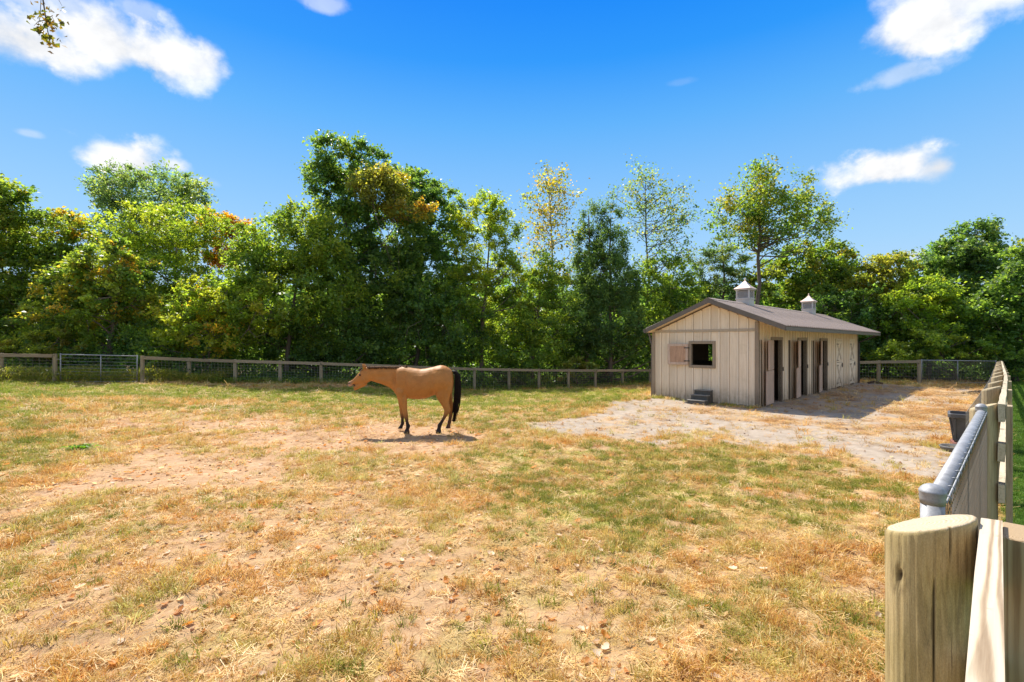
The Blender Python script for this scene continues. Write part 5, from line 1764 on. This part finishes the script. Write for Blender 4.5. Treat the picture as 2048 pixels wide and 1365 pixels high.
def dent(zx, zy, rx, ry, amt):
    p = hp(zx, zy)
    g = np.exp(-((X - p[0]) / (rx * hk)) ** 2 - ((Z - p[2]) / (ry * hk)) ** 2) * np.abs(nrm[:, 1])
    return g * amt


dsp = 1.9 * (dent(860, 470, 18, 90, -.022) + dent(905, 470, 45, 120, .012) + dent(990, 520, 22, 110, -.014) + dent(1285, 470, 30, 110, -.016) + dent(1380, 470, 60, 110, .012) \
    + dent(975, 640, 22, 30, -.016) + dent(1300, 630, 28, 40, -.016) + dent(1450, 600, 20, 70, -.008) + dent(505, 470, 22, 28, .010) + dent(470, 420, 12, 10, .008) + dent(1360, 340, 60, 22, .008) + dent(930, 600, 60, 30, .012) + dent(700, 430, 90, 30, -.008) + dent(1120, 640, 130, 20, .010) + dent(1420, 700, 16, 60, -.008)) \
    + (fbm(X * 1.0 + 3, Z, 6.0, 3) - 0.5) * 0.014 * (Z > 0.6)
co = co + nrm * dsp[:, None]
body_me.vertices.foreach_set('co', co.ravel())
X, Yv, Z = co[:, 0], co[:, 1], co[:, 2]
tan = np.array((0.36, 0.142, 0.032)); gold = np.array((0.44, 0.195, 0.048)); blackb = np.array((0.022, 0.014, 0.010)); brown = np.array((0.16, 0.075, 0.03))
n_ = fbm(X, Z + Yv * 0.7, 3.5, 4)[:, None]
c = tan * (1 - n_) + gold * n_
c = c * (0.86 + 0.28 * fbm(X, Z, 9, 3)[:, None])
hind = X > hp(1250, 0)[0]
kz = np.where(hind, hp(0, 835)[2], hp(0, 845)[2])
t = sm(kz + 0.09 - Z + (n_[:, 0] - 0.5) * 0.14, 0.0, 0.22)[:, None]
c = c * (1 - t) + brown * t
t = sm(kz - 0.03 - Z + (n_[:, 0] - 0.5) * 0.12, 0.0, 0.16)[:, None]
farh = ((X > hp(1440, 0)[0]) & (Yv > 0))[:, None]
c = c * (1 - t * np.where(farh, 0.55, 1)) + blackb * t * np.where(farh, 0.55, 1)
# muzzle and mouth
hd = X < hp(420, 0)[0]
mz = np.exp(-((X - hp(350, 0)[0]) / (32 * hk)) ** 2 - ((Z - hp(0, 500)[2]) / (26 * hk)) ** 2)[:, None]
c = c * (1 - 0.6 * mz) + np.array((0.30, 0.20, 0.14)) * 0.6 * mz
nos = np.exp(-((X - hp(347, 0)[0]) / (13 * hk)) ** 2 - ((Z - hp(0, 502)[2]) / (10 * hk)) ** 2) * (np.abs(Yv) > 0.02)
c = c * (1 - nos[:, None]) + np.array((0.02, 0.012, 0.01)) * nos[:, None]
lip = (hd & (Z < hp(0, 514)[2]) & (Z > hp(0, 532)[2]) & (X < hp(392, 0)[0]))[:, None]
c = np.where(lip, np.array((0.42, 0.27, 0.22)), c)
mouth = (hd & (X > hp(388, 0)[0]) & (Z < hp(0, 512)[2]) & (Z > hp(0, 536)[2]))[:, None] & (X < hp(415, 0)[0])[:, None]
c = np.where(mouth, np.array((0.06, 0.025, 0.018)), c)
# dark line down the back, paler cheek
dor = (np.abs(Yv) < 0.02) & (nrm[:, 2] > 0.7) & (X > hp(900, 0)[0])
c = np.where(dor[:, None], c * 0.6, c)
hoof = (Z < 0.062)[:, None]
c = np.where(hoof, np.array((0.04, 0.03, 0.025)), c)
set_col(body_me, 'coat', np.clip(c, 0.005, 1))
M_COAT, _t, _bs, _o = new_mat('horse_coat')
a_ = _t.n('ShaderNodeAttribute', attribute_name='coat')
tcn = _t.n('ShaderNodeTexCoord')
hn = _t.noise(_t.mapping(tcn.outputs['Object'], scale=(0.35, 1, 1)), 90, 4, 0.6)
cm = _t.mix(_t.mapr(hn, 0.3, 0.7, 0, 0.35), a_.outputs['Color'], (0, 0, 0), 'MIX')
hvn = _t.n('ShaderNodeHueSaturation'); _t.link(a_.outputs['Color'], hvn.inputs['Color']); _t.link(_t.mapr(hn, 0.3, 0.7, 0.88, 1.1), hvn.inputs['Value'])
_t.link(hvn.outputs[0], _bs.inputs['Base Color'])
_bs.inputs['Roughness'].default_value = 0.55
_bs.inputs['Specular IOR Level'].default_value = 0.22
bump(_t, _bs, hn, 0.25, 0.003)
body_me.materials.clear()
body = obj('body', body_me, M_COAT, horse, smooth=True)
M_HAIR = mat_plain('horse_hair', (0.014, 0.009, 0.007), 0.65, 0.0, 0.3, 30, 0)
M_HAIR.node_tree.nodes['Principled BSDF'].inputs['Specular IOR Level'].default_value = 0.12
M_MANE = mat_plain('mane_hair', (0.075, 0.036, 0.016), 0.75, 0.0, 0.4, 30, 0)
M_MANE.node_tree.nodes['Principled BSDF'].inputs['Specular IOR Level'].default_value = 0.08
M_EYE = mat_plain('eye', (0.01, 0.007, 0.006), 0.1, 0, 0, 1, 0)
rh = np.random.default_rng(8)
tl = MB()
cen = [(1512, 368), (1538, 376), (1560, 415), (1568, 510), (1564, 620), (1554, 730), (1540, 840), (1522, 940), (1504, 1010)]
wid = [9, 18, 25, 29, 32, 33, 29, 19, 7]
for k in range(150):
    s = rh.normal() * 0.55; yy = rh.normal() * 0.55
    s = max(-1.1, min(1.1, s)); yy = max(-1.1, min(1.1, yy))
    L = rh.uniform(0.62, 1.0)
    pts = []; rs = []
    for i, ((zx, zy), wv_) in enumerate(zip(cen, wid)):
        if i / (len(cen) - 1) > L: break
        p = hp(zx + s * wv_ + rh.normal() * 2.0, zy + rh.normal() * 3, yy * wv_ * hk * 0.9 - 0.02 * i / 8)
        pts.append(tuple(p)); rs.append(0.011 * (1 - 0.75 * i / 8))
    tl.tube(pts, rs, 4)
tl.build('tail', M_HAIR, horse, smooth=True)
mn = MB()
for k in range(320):
    t = rh.random()
    zx = 545 + t * 430
    zt = np.interp(zx, [530, 640, 800, 870, 930, 985], [322, 320, 322, 322, 320, 316])
    side = rh.choice([-1, 1], p=[0.35, 0.65])
    L = rh.uniform(0.05, 0.14) if side > 0 else rh.uniform(0.03, 0.075)
    p0 = hp(zx, zt + 3, 0.0)
    p1 = p0 + np.array([rh.normal() * .01 + 0.012, side * 0.030, 0.020])
    p2 = p0 + np.array([0.04 + rh.normal() * .015, side * 0.075, -L * 0.5])
    mn.tube([tuple(p0), tuple(p1), tuple(p2)], [0.010, 0.009, 0.003], 4)
for k in range(26):
    p0 = hp(960 + rh.random() * 30, 318, rh.normal() * .01)
    mn.tube([tuple(p0), tuple(p0 + np.array([rh.normal() * .015, rh.normal() * .01, 0.028])), tuple(p0 + np.array([0.04 + rh.random() * .03, -0.02, 0.02]))], [0.008, 0.006, 0.002], 4)
for k in range(30):
    p0 = hp(512, 326, rh.normal() * .02)
    mn.tube([tuple(p0), tuple(p0 + np.array([-0.05, rh.normal() * .01, -0.01])), tuple(p0 + np.array([-0.10, rh.normal() * .02, -0.07]))], [0.007, 0.006, 0.002], 4)
mn.build('mane', M_MANE, horse, smooth=True)
for yy in (-1, 1):
    e = hp(474, 408, yy * 0.080)
    MB().lathe([(0.001, -.024), (.017, -.017), (.024, 0), (.017, .017), (.001, .024)], 10, tuple(e)).build('eye', M_EYE, horse, smooth=True)
# ------------------------------------------------------------------ things in the yard
M_TUB = mat_plain('tub_plastic', (0.085, 0.080, 0.078), 0.55, 0.0, 0.2, 5, 0.002, (0.16, 0.135, 0.11))
M_DISH = mat_plain('dish_rubber', (0.11, 0.105, 0.10), 0.6, 0.0, 0.2, 6, 0.002)
M_SALT = mat_plain('mineral_block', (0.17, 0.062, 0.045), 0.75, 0.0, 0.25, 8, 0.006)
tx, ty = G(1938, 897)
tzv = gzf(tx, ty)


def rrect(w_, d_, r_, n=5):
    pts = []
    for cx, cy, a0 in ((w_ - r_, d_ - r_, 0), (-w_ + r_, d_ - r_, 90), (-w_ + r_, -d_ + r_, 180), (w_ - r_, -d_ + r_, 270)):
        for k in range(n + 1):
            a = R(a0 + 90 * k / n)
            pts.append((cx + r_ * math.cos(a), cy + r_ * math.sin(a)))
    return pts


def rr_loft(levels):
    m = MB()
    for (w_, d_, r_, z) in levels:
        m.v += [(x, y, z) for x, y in rrect(w_, d_, r_)]
    n = len(rrect(1, 1, .1))
    for i in range(len(levels) - 1):
        for k in range(n):
            m.f.append((i * n + k, i * n + (k + 1) % n, (i + 1) * n + (k + 1) % n, (i + 1) * n + k))
    m.f.append(tuple(reversed(range(n)))); m.f.append(tuple((len(levels) - 1) * n + k for k in range(n)))
    return m


SZ = 0.12
tub = thing('feed_tub', 'dark grey square plastic tub standing on a red-brown mineral block by the gate', 'feed tub', (tx, ty, tzv + SZ), ANG + R(4))
tub.scale = (0.9, 0.9, 0.9)
rr_loft([(0.215, 0.215, 0.06, 0.0), (0.22, 0.22, 0.06, 0.02), (0.285, 0.285, 0.07, 0.50), (0.325, 0.325, 0.08, 0.50), (0.33, 0.33, 0.08, 0.515), (0.33, 0.33, 0.08, 0.575), (0.325, 0.325, 0.08, 0.585), (0.288, 0.288, 0.07, 0.585), (0.25, 0.25, 0.06, 0.22), (0.22, 0.22, 0.05, 0.20)]).build('tub', M_TUB, tub, bevel=0.0)
for rot in range(4):
    m = Matrix.Rotation(rot * math.pi / 2, 4, 'Z')
    for s in (-1, 1):
        mt = m @ Matrix.Translation((s * 0.215, -0.238, 0.03)) @ Matrix.Rotation(R(7.6), 4, 'X')
        MB().box((-0.018, -0.010, 0), (0.018, 0.012, 0.46), mt).build('rib', M_TUB, tub, bevel=0.003)
    mt = m @ Matrix.Translation((0, -0.242, 0.03)) @ Matrix.Rotation(R(7.6), 4, 'X')
    MB().box((-0.20, -0.006, 0.0), (0.20, 0.008, 0.03), mt).build('rib', M_TUB, tub)
blk = rr_loft([(0.235, 0.235, 0.05, -0.02), (0.24, 0.24, 0.05, 0.03), (0.235, 0.235, 0.05, SZ - 0.02), (0.22, 0.22, 0.05, SZ)])
bo = blk.build('mineral_block', M_SALT, None, loc=(tx, ty, tzv), rot=(0, 0, ANG + R(12)))
props(bo, 'red-brown mineral block under the dark grey tub', 'salt block')
dx_, dy_ = G(1912, 903)
dish = MB().lathe([(0.001, 0.012), (0.17, 0.012), (0.20, 0.075), (0.225, 0.085), (0.235, 0.075), (0.225, 0.05), (0.20, 0.0), (0.001, 0.0)], 36)
dish.f = dish.f[:-2]
do = dish.build('feed_dish', M_DISH, None, loc=(dx_, dy_, gzf(dx_, dy_) + 0.002), smooth=True)
props(do, 'shallow grey rubber dish on the ground in front of the dark tub', 'dish')

M_DUNG = mat_plain('manure', (0.085, 0.055, 0.03), 0.95, 0.0, 0.4, 18, 0.01)
rngp = np.random.default_rng(21)


def dung(px, py, label, rad=0.22, n=26):
    x, y = G(px, py)
    root = thing('manure_pile', label, 'manure', (x, y, gzf(x, y)), 0, 'piles of horse manure')
    m = MB()
    for k in range(n):
        a = rngp.uniform(0, 6.28); r_ = rad * rngp.random() ** 0.7
        s = rngp.uniform(0.035, 0.06)
        z = max(0, (1 - r_ / rad) * 0.11) + s * 0.5
        m.lathe([(s * 0.3, -s * .75), (s, -s * 0.25), (s * .95, s * .3), (s * .3, s * .75)], 7, (r_ * math.cos(a), r_ * math.sin(a), z))
    m.build('clods', M_DUNG, root, kind='stuff')


dung(1958, 789, 'wide dark manure pile near the far right gate', 0.55, 70)
dung(1750, 768, 'dark manure heap in the barn shade near the far end of the barn', 0.35, 30)
dung(1976, 776, 'small manure pile close to the right fence corner', 0.35, 24)
x_, y_ = G(1640, 800)
# green leafy weed in the dirt at left
wx, wy = G(163, 902)
wr = thing('weed_plant', 'small bright green weed alone in the dry grass at left', 'weed', (wx, wy, gzf(wx, wy)))
rngw = np.random.default_rng(31)
for k in range(34):
    a = rngw.uniform(0, 6.28); L = rngw.uniform(0.10, 0.24)
    m = MB(); wv_ = rngw.uniform(0.018, 0.032)
    m.v = [(0, -0.005, 0), (0, 0.005, 0), (L * .5, -wv_, 0.10), (L * .5, wv_, 0.10), (L * .5, 0, 0.085), (L, 0, 0.055 + rngw.uniform(-.04, .05)), (L * .1, 0, 0.0)]
    m.f = [(0, 2, 4, 6), (6, 4, 3, 1), (2, 5, 4), (4, 5, 3)]
    me = m.mesh('leaf'); set_col(me, 'col', np.tile(np.array((.075, .16, .02)) * rngw.uniform(.7, 1.4), (7, 1)))
    obj('leaf', me, M_LEAF, wr, rot=(0, 0, a), loc=(rngw.normal() * .08, rngw.normal() * .05, 0))
# ------------------------------------------------------------------ grass, fallen leaves, hay: stuff spread over the ground
rng = np.random.default_rng(77)


def tuft(n, h, spread, w_, lean, seed, flat=0.0):
    r_ = np.random.default_rng(seed)
    V = []; F = []
    for k in range(n):
        a = r_.uniform(0, 6.28); d = spread * r_.random() ** 0.7
        bx, by = d * math.cos(a), d * math.sin(a)
        hh = h * r_.uniform(0.45, 1.2); la = r_.uniform(0, 6.28); ln = lean * hh * r_.uniform(0.3, 1.5)
        ox, oy = math.cos(la) * ln + bx * 0.6, math.sin(la) * ln + by * 0.6
        up = hh * (1 - flat * r_.random())
        ww = w_ * r_.uniform(0.6, 1.3); pa = r_.uniform(0, 6.28); px_, py_ = math.cos(pa) * ww / 2, math.sin(pa) * ww / 2
        b = len(V)
        V += [(bx - px_, by - py_, -0.01), (bx + px_, by + py_, -0.01), (bx + ox * .4 - px_ * .8, by + oy * .4 - py_ * .8, up * .6), (bx + ox * .4 + px_ * .8, by + oy * .4 + py_ * .8, up * .6), (bx + ox, by + oy, up * (0.95 - 0.3 * r_.random()))]
        F += [(b, b + 1, b + 3, b + 2), (b + 2, b + 3, b + 4)]
    me = bpy.data.meshes.new('tuft'); me.from_pydata(V, [], F); me.update()
    return me


def leaf_litter(seed):
    r_ = np.random.default_rng(seed)
    L, W = 0.085, 0.05 * r_.uniform(0.8, 1.2)
    cu = r_.uniform(0.1, 0.5); cv = r_.uniform(-0.3, 0.8)
    V = []; F = []
    nu = 6
    for i in range(nu + 1):
        u = i / nu
        wv_ = W * math.sin(math.pi * min(1, u * 0.93 + 0.05)) ** 0.7 * (1 + 0.18 * ((i % 2) * 2 - 1))
        for j in (-1, 0, 1):
            z = cu * L * 4 * (u - 0.5) ** 2 * 0.5 + abs(j) * wv_ * cv * 0.5 + 0.004
            V.append(((u - 0.5) * L, j * wv_ / 2, z))
    for i in range(nu):
        for j in range(2):
            a = i * 3 + j
            F.append((a, a + 1, a + 4, a + 3))
    me = bpy.data.meshes.new('fallen_leaf'); me.from_pydata(V, [], F); me.update()
    me.polygons.foreach_set('use_smooth', [True] * len(F))
    return me


def straw(seed):
    r_ = np.random.default_rng(seed)
    V = []; F = []
    for k in range(16):
        a = r_.uniform(0, 6.28); L = r_.uniform(0.06, 0.16); cx, cy = r_.normal(0, 0.07, 2); z = r_.uniform(0.004, 0.035)
        dx, dy = math.cos(a) * L / 2, math.sin(a) * L / 2; px_, py_ = -math.sin(a) * 0.0028, math.cos(a) * 0.0028
        b = len(V); tl_ = r_.uniform(-0.014, 0.014)
        V += [(cx - dx - px_, cy - dy - py_, z - tl_), (cx - dx + px_, cy - dy + py_, z - tl_), (cx + dx + px_, cy + dy + py_, z + tl_), (cx + dx - px_, cy + dy - py_, z + tl_)]
        F.append((b, b + 1, b + 2, b + 3))
    me = bpy.data.meshes.new('straw'); me.from_pydata(V, [], F); me.update()
    return me


def scatter(name, label, x, y, cols, scl, templates, mat, tilt=0.15, zoff=0.0):
    n = len(x)
    z = gz(x, y) + zoff
    me = bpy.data.meshes.new(name)
    me.vertices.add(n); me.vertices.foreach_set('co', np.stack([x, y, z], 1).astype(np.float32).ravel())
    set_col(me, 'col', cols)
    set_f(me, 'scl', scl)
    at = me.attributes.new('rot', 'FLOAT_VECTOR', 'POINT')
    rot = np.stack([rng.normal(0, tilt, n), rng.normal(0, tilt, n), rng.uniform(0, 6.28, n)], 1)
    at.data.foreach_set('vector', rot.astype(np.float32).ravel())
    at = me.attributes.new('pick', 'INT', 'POINT')
    at.data.foreach_set('value', rng.integers(0, len(templates), n).astype(np.int32))
    o = obj(name, me, None, kind='stuff')
    props(o, label)
    ng = bpy.data.node_groups.new(name + '_spread', 'GeometryNodeTree')
    ng.interface.new_socket('Geometry', in_out='INPUT', socket_type='NodeSocketGeometry')
    ng.interface.new_socket('Geometry', in_out='OUTPUT', socket_type='NodeSocketGeometry')
    gi = ng.nodes.new('NodeGroupInput'); go = ng.nodes.new('NodeGroupOutput')
    jn = ng.nodes.new('GeometryNodeJoinGeometry')
    for tme in templates:
        if len(tme.materials) == 0: tme.materials.append(mat)
        to = bpy.data.objects.new(tme.name, tme)
        oi = ng.nodes.new('GeometryNodeObjectInfo'); oi.inputs['Object'].default_value = to
        oi.inputs['As Instance'].default_value = True
        ng.links.new(oi.outputs['Geometry'], jn.inputs[0])
    ip = ng.nodes.new('GeometryNodeInstanceOnPoints')
    ip.inputs['Pick Instance'].default_value = True

    def named(nm, ty):
        q = ng.nodes.new('GeometryNodeInputNamedAttribute'); q.data_type = ty; q.inputs[0].default_value = nm
        return q.outputs['Attribute']
    ng.links.new(gi.outputs[0], ip.inputs['Points'])
    ng.links.new(jn.outputs[0], ip.inputs['Instance'])
    ng.links.new(named('pick', 'INT'), ip.inputs['Instance Index'])
    ng.links.new(named('rot', 'FLOAT_VECTOR'), ip.inputs['Rotation'])
    ng.links.new(named('scl', 'FLOAT'), ip.inputs['Scale'])
    ng.links.new(ip.outputs[0], go.inputs[0])
    md = o.modifiers.new('spread', 'NODES'); md.node_group = ng
    return o


def cand(density_bands):
    """candidate spots over the visible ground, by distance bands (y0, y1, per square metre)"""
    X = []; Y = []
    for y0, y1, dn in density_bands:
        A = 0.5 * (2.3 * y1 + 2.3 * y0) * (y1 - y0)
        n = int(A * dn)
        yy = np.sqrt(rng.uniform(y0 * y0, y1 * y1, n))
        xx = rng.uniform(-1.17, 1.13, n) * yy
        X.append(xx); Y.append(yy)
    return np.concatenate(X), np.concatenate(Y)


DRY = np.array([(.60, .40, .155), (.68, .49, .22), (.50, .285, .09), (.74, .57, .31), (.55, .315, .10), (.58, .41, .12)])
GRN = np.array([(.22, .23, .034), (.26, .265, .04), (.17, .195, .028), (.33, .31, .06), (.40, .35, .085)])
LAWN = np.array([(.11, .20, .025), (.14, .23, .03), (.09, .17, .02)])
DLEAF = np.array([(.56, .27, .08), (.60, .39, .18), (.46, .21, .07), (.66, .50, .32), (.56, .24, .05), (.70, .57, .42), (.52, .34, .16), (.62, .42, .2)])


def pickc(pal, n, lo=0.75, hi=1.25):
    return pal[rng.integers(0, len(pal), n)] * rng.uniform(lo, hi, (n, 1))


def barn_free(x, y):
    rx, ry = x - N0.x, y - N0.y
    lx = rx * DX.x + ry * DX.y; ly = -rx * DX.y + ry * DX.x
    return ~((lx > -0.02) & (lx < BL) & (ly > -0.02) & (ly < BW))


dry_t = [tuft(26, 0.055, 0.05, 0.0042, 0.9, k, 0.6) for k in range(4)] + [tuft(16, 0.075, 0.035, 0.004, 0.8, 20 + k, 0.4) for k in range(2)]
grn_t = [tuft(30, 0.058, 0.05, 0.0045, 0.6, 40 + k, 0.3) for k in range(5)]

x, y = cand([(2.4, 5, 620), (5, 8, 500), (8, 12, 290), (12, 18, 120), (18, 33, 42)])
k = barn_free(x, y); x, y = x[k], y[k]
rg = regions(x, y)
clump = sm(fbm(x + 3, y + 8, 3.2, 3) + 0.5 * (fbm(x, y, 0.8, 3) - 0.5), 0.40, 0.54)
pr = np.clip((0.13 + 0.87 * clump) * (1 - 0.95 * rg['dirt']) * (1 - 0.95 * rg['gravel']), 0, 1)
pr = np.maximum(pr, rg['outside']) * (1 - rg['back'])
keep = rng.random(len(x)) < pr
x, y = x[keep], y[keep]; rg = {q: v[keep] for q, v in rg.items()}; clump = clump[keep]
isg = rng.random(len(x)) < np.clip(rg['green'] * 1.25 - 0.05, 0, 1)
dist = np.hypot(x, y)
base_s = np.interp(dist, [3, 8, 15, 30], [0.95, 1.1, 1.7, 2.6])
# lone green tufts in the dry part
xd, yd = x[~isg], y[~isg]
nf_ = fbm(xd + 61, yd + 13, 2.4, 3)[:, None] + rng.normal(0, 0.10, (len(xd), 1))
cd_ = pickc(DRY, len(xd), 0.8, 1.22)
cd_ = np.where(nf_ > 0.60, cd_ * np.array((0.80, 0.95, 0.75)), cd_)
cd_ = np.where(nf_ < 0.40, cd_ * np.array((0.98, 0.82, 0.66)), cd_)
scatter('dry_grass', 'thin dry straw-coloured grass tufts over the paddock', xd, yd, cd_, base_s[~isg] * rng.uniform(0.5, 1.3, len(xd)) * (0.7 + 0.7 * sm(fbm(xd, yd, 4.0, 2), 0.4, 0.7)), dry_t, M_GRASS, 0.25)
og = rg['outside'][isg] > 0.5
xg, yg = x[isg], y[isg]
cg = np.where(og[:, None], pickc(LAWN, len(xg)), pickc(GRN, len(xg)))
mixd = rng.random(len(xg)) < 0.14
cg[mixd & ~og] = pickc(DRY, (mixd & ~og).sum())
stp_ = (yg > 12.5) & ~og & (rg['green'][isg] > 0.6)
cg[stp_] = pickc(np.array([(.25, .29, .04), (.31, .33, .05), (.20, .25, .035), (.38, .36, .08)]), stp_.sum())
bs_ = base_s[isg] * rng.uniform(0.6, 1.4, len(xg)) * np.where(og, 0.8, 1)
scatter('green_grass', 'patches of short green grass among the dry paddock grass and on the lawn', xg, yg, cg, bs_, grn_t, M_GRASS, 0.2)

# fallen leaves
x, y = cand([(2.4, 5, 150), (5, 8, 95), (8, 13, 45), (13, 22, 12)])
rg = regions(x, y)
lefty = sm(-x / np.maximum(y, 1) + 0.55 + 0.9 * (fbm(x, y, 0.7, 3) - 0.5) + sm(-y, -6.0, -3.0) * 0.4, 0.0, 0.9)
pr = (0.10 + 0.9 * lefty) * (1 - 0.92 * rg['gravel']) * (1 - 0.55 * rg['green']) * (1 - 0.35 * rg['dirt']) * (1 - rg['outside'])
pr *= 0.35 + 0.9 * sm(fbm(x + 9, y, 1.6, 3), 0.35, 0.65)
keep = (rng.random(len(x)) < pr) & barn_free(x, y)
x, y = x[keep], y[keep]
sc_ = (0.28 + 0.75 * rng.random(len(x)) ** 1.7) * np.interp(np.hypot(x, y), [3, 8, 18], [0.85, 1.05, 1.4])
scatter('fallen_leaves', 'dry orange and brown fallen leaves scattered over the paddock', x, y, pickc(DLEAF, len(x), 0.8, 1.2), sc_, [leaf_litter(k) for k in range(6)], M_LITTER, 0.22, 0.008)

# hay and straw
x, y = cand([(2.4, 6, 26), (6, 10, 60), (10, 15, 75), (15, 28, 34)])
rg = regions(x, y)
pr = np.maximum(rg['hay'] * 0.95 * sm(fbm(x, y, 1.9, 4), 0.36, 0.62), 0.10 * (1 - rg['gravel'])) * (1 - rg['outside']) * (1 - rg['back'])
pr = np.maximum(pr, 0.05 * rg['gravel'])
keep = (rng.random(len(x)) < pr) & barn_free(x, y)
x, y = x[keep], y[keep]
HAY = np.array([(.50, .29, .10), (.58, .38, .16), (.42, .21, .065), (.60, .44, .22), (.34, .17, .06)])
scatter('hay', 'loose orange-tan hay strewn over the yard beside the barn', x, y, pickc(HAY, len(x)), rng.uniform(0.6, 1.3, len(x)) * np.interp(np.hypot(x, y), [4, 10, 25], [0.8, 1.15, 2.0]), [straw(k) for k in range(5)], M_GRASS, 0.15, 0.004)

# bits of thatch lying everywhere between the tufts
x, y = cand([(2.4, 5, 130), (5, 8, 85), (8, 13, 45), (13, 22, 16)])
rg = regions(x, y)
keep = (rng.random(len(x)) < (0.9 - 0.8 * rg['dirt']) * (1 - 0.9 * rg['gravel']) * (1 - rg['outside']) * (1 - rg['back'])) & barn_free(x, y)
x, y = x[keep], y[keep]
scatter('thatch', 'short bits of dead straw lying flat between the grass tufts', x, y, pickc(DRY, len(x), 0.7, 1.25), rng.uniform(0.5, 1.1, len(x)) * np.interp(np.hypot(x, y), [4, 10, 22], [0.7, 1.0, 1.6]), [straw(50 + k) for k in range(5)], M_GRASS, 0.1, 0.003)

# small clods and pebbles
def clod(seed):
    r_ = np.random.default_rng(seed)
    m = MB().lathe([(0.004, -.008), (.013, -.003), (.015, .004), (.009, .011), (.002, .014)], 7)
    m.v = [tuple(np.array(v) * r_.uniform(.75, 1.3, 3)) for v in m.v]
    return m.mesh('clod')


x, y = cand([(2.4, 5, 34), (5, 9, 16), (9, 16, 7), (16, 24, 1.5)])
rg = regions(x, y)
keep = (rng.random(len(x)) < (0.15 + 0.3 * rg['dirt'] + 0.2 * rg['gravel']) * (1 - rg['outside'])) & barn_free(x, y)
x, y = x[keep], y[keep]
CLD = np.array([(.36, .21, .12), (.30, .17, .10), (.42, .27, .17), (.22, .13, .08), (.44, .37, .30)])
scatter('clods', 'small crumbs of earth and pebbles on the bare ground', x, y, pickc(CLD, len(x)), rng.uniform(0.4, 1.25, len(x)) ** 1.7 * np.interp(np.hypot(x, y), [4, 18], [0.9, 1.3]), [clod(k) for k in range(4)], M_LITTER, 0.6, 0.002)

# tufts left standing at the foot of the gable wall
xb = []; yb = []
for k in range(170):
    q = bw(-rng.random() ** 1.6 * 0.45 - 0.03, rng.uniform(-0.05, BW + 0.2))
    xb.append(q.x); yb.append(q.y)
for k in range(90):
    q = bw(rng.normal(-0.9, 0.22), rng.normal(BW + 0.1, 0.25))
    xb.append(q.x); yb.append(q.y)
xb = np.array(xb); yb = np.array(yb)
kk = fbm(xb, yb, 1.6, 2) > 0.42
xb, yb = xb[kk], yb[kk]
scatter('wall_grass', 'ragged yellow-green grass along the foot of the barn gable', xb, yb, np.where(rng.random((len(xb), 1)) < .5, pickc(GRN, len(xb), 1.0, 1.5), pickc(DRY, len(xb))), rng.uniform(1.2, 2.6, len(xb)), grn_t, M_GRASS, 0.25)
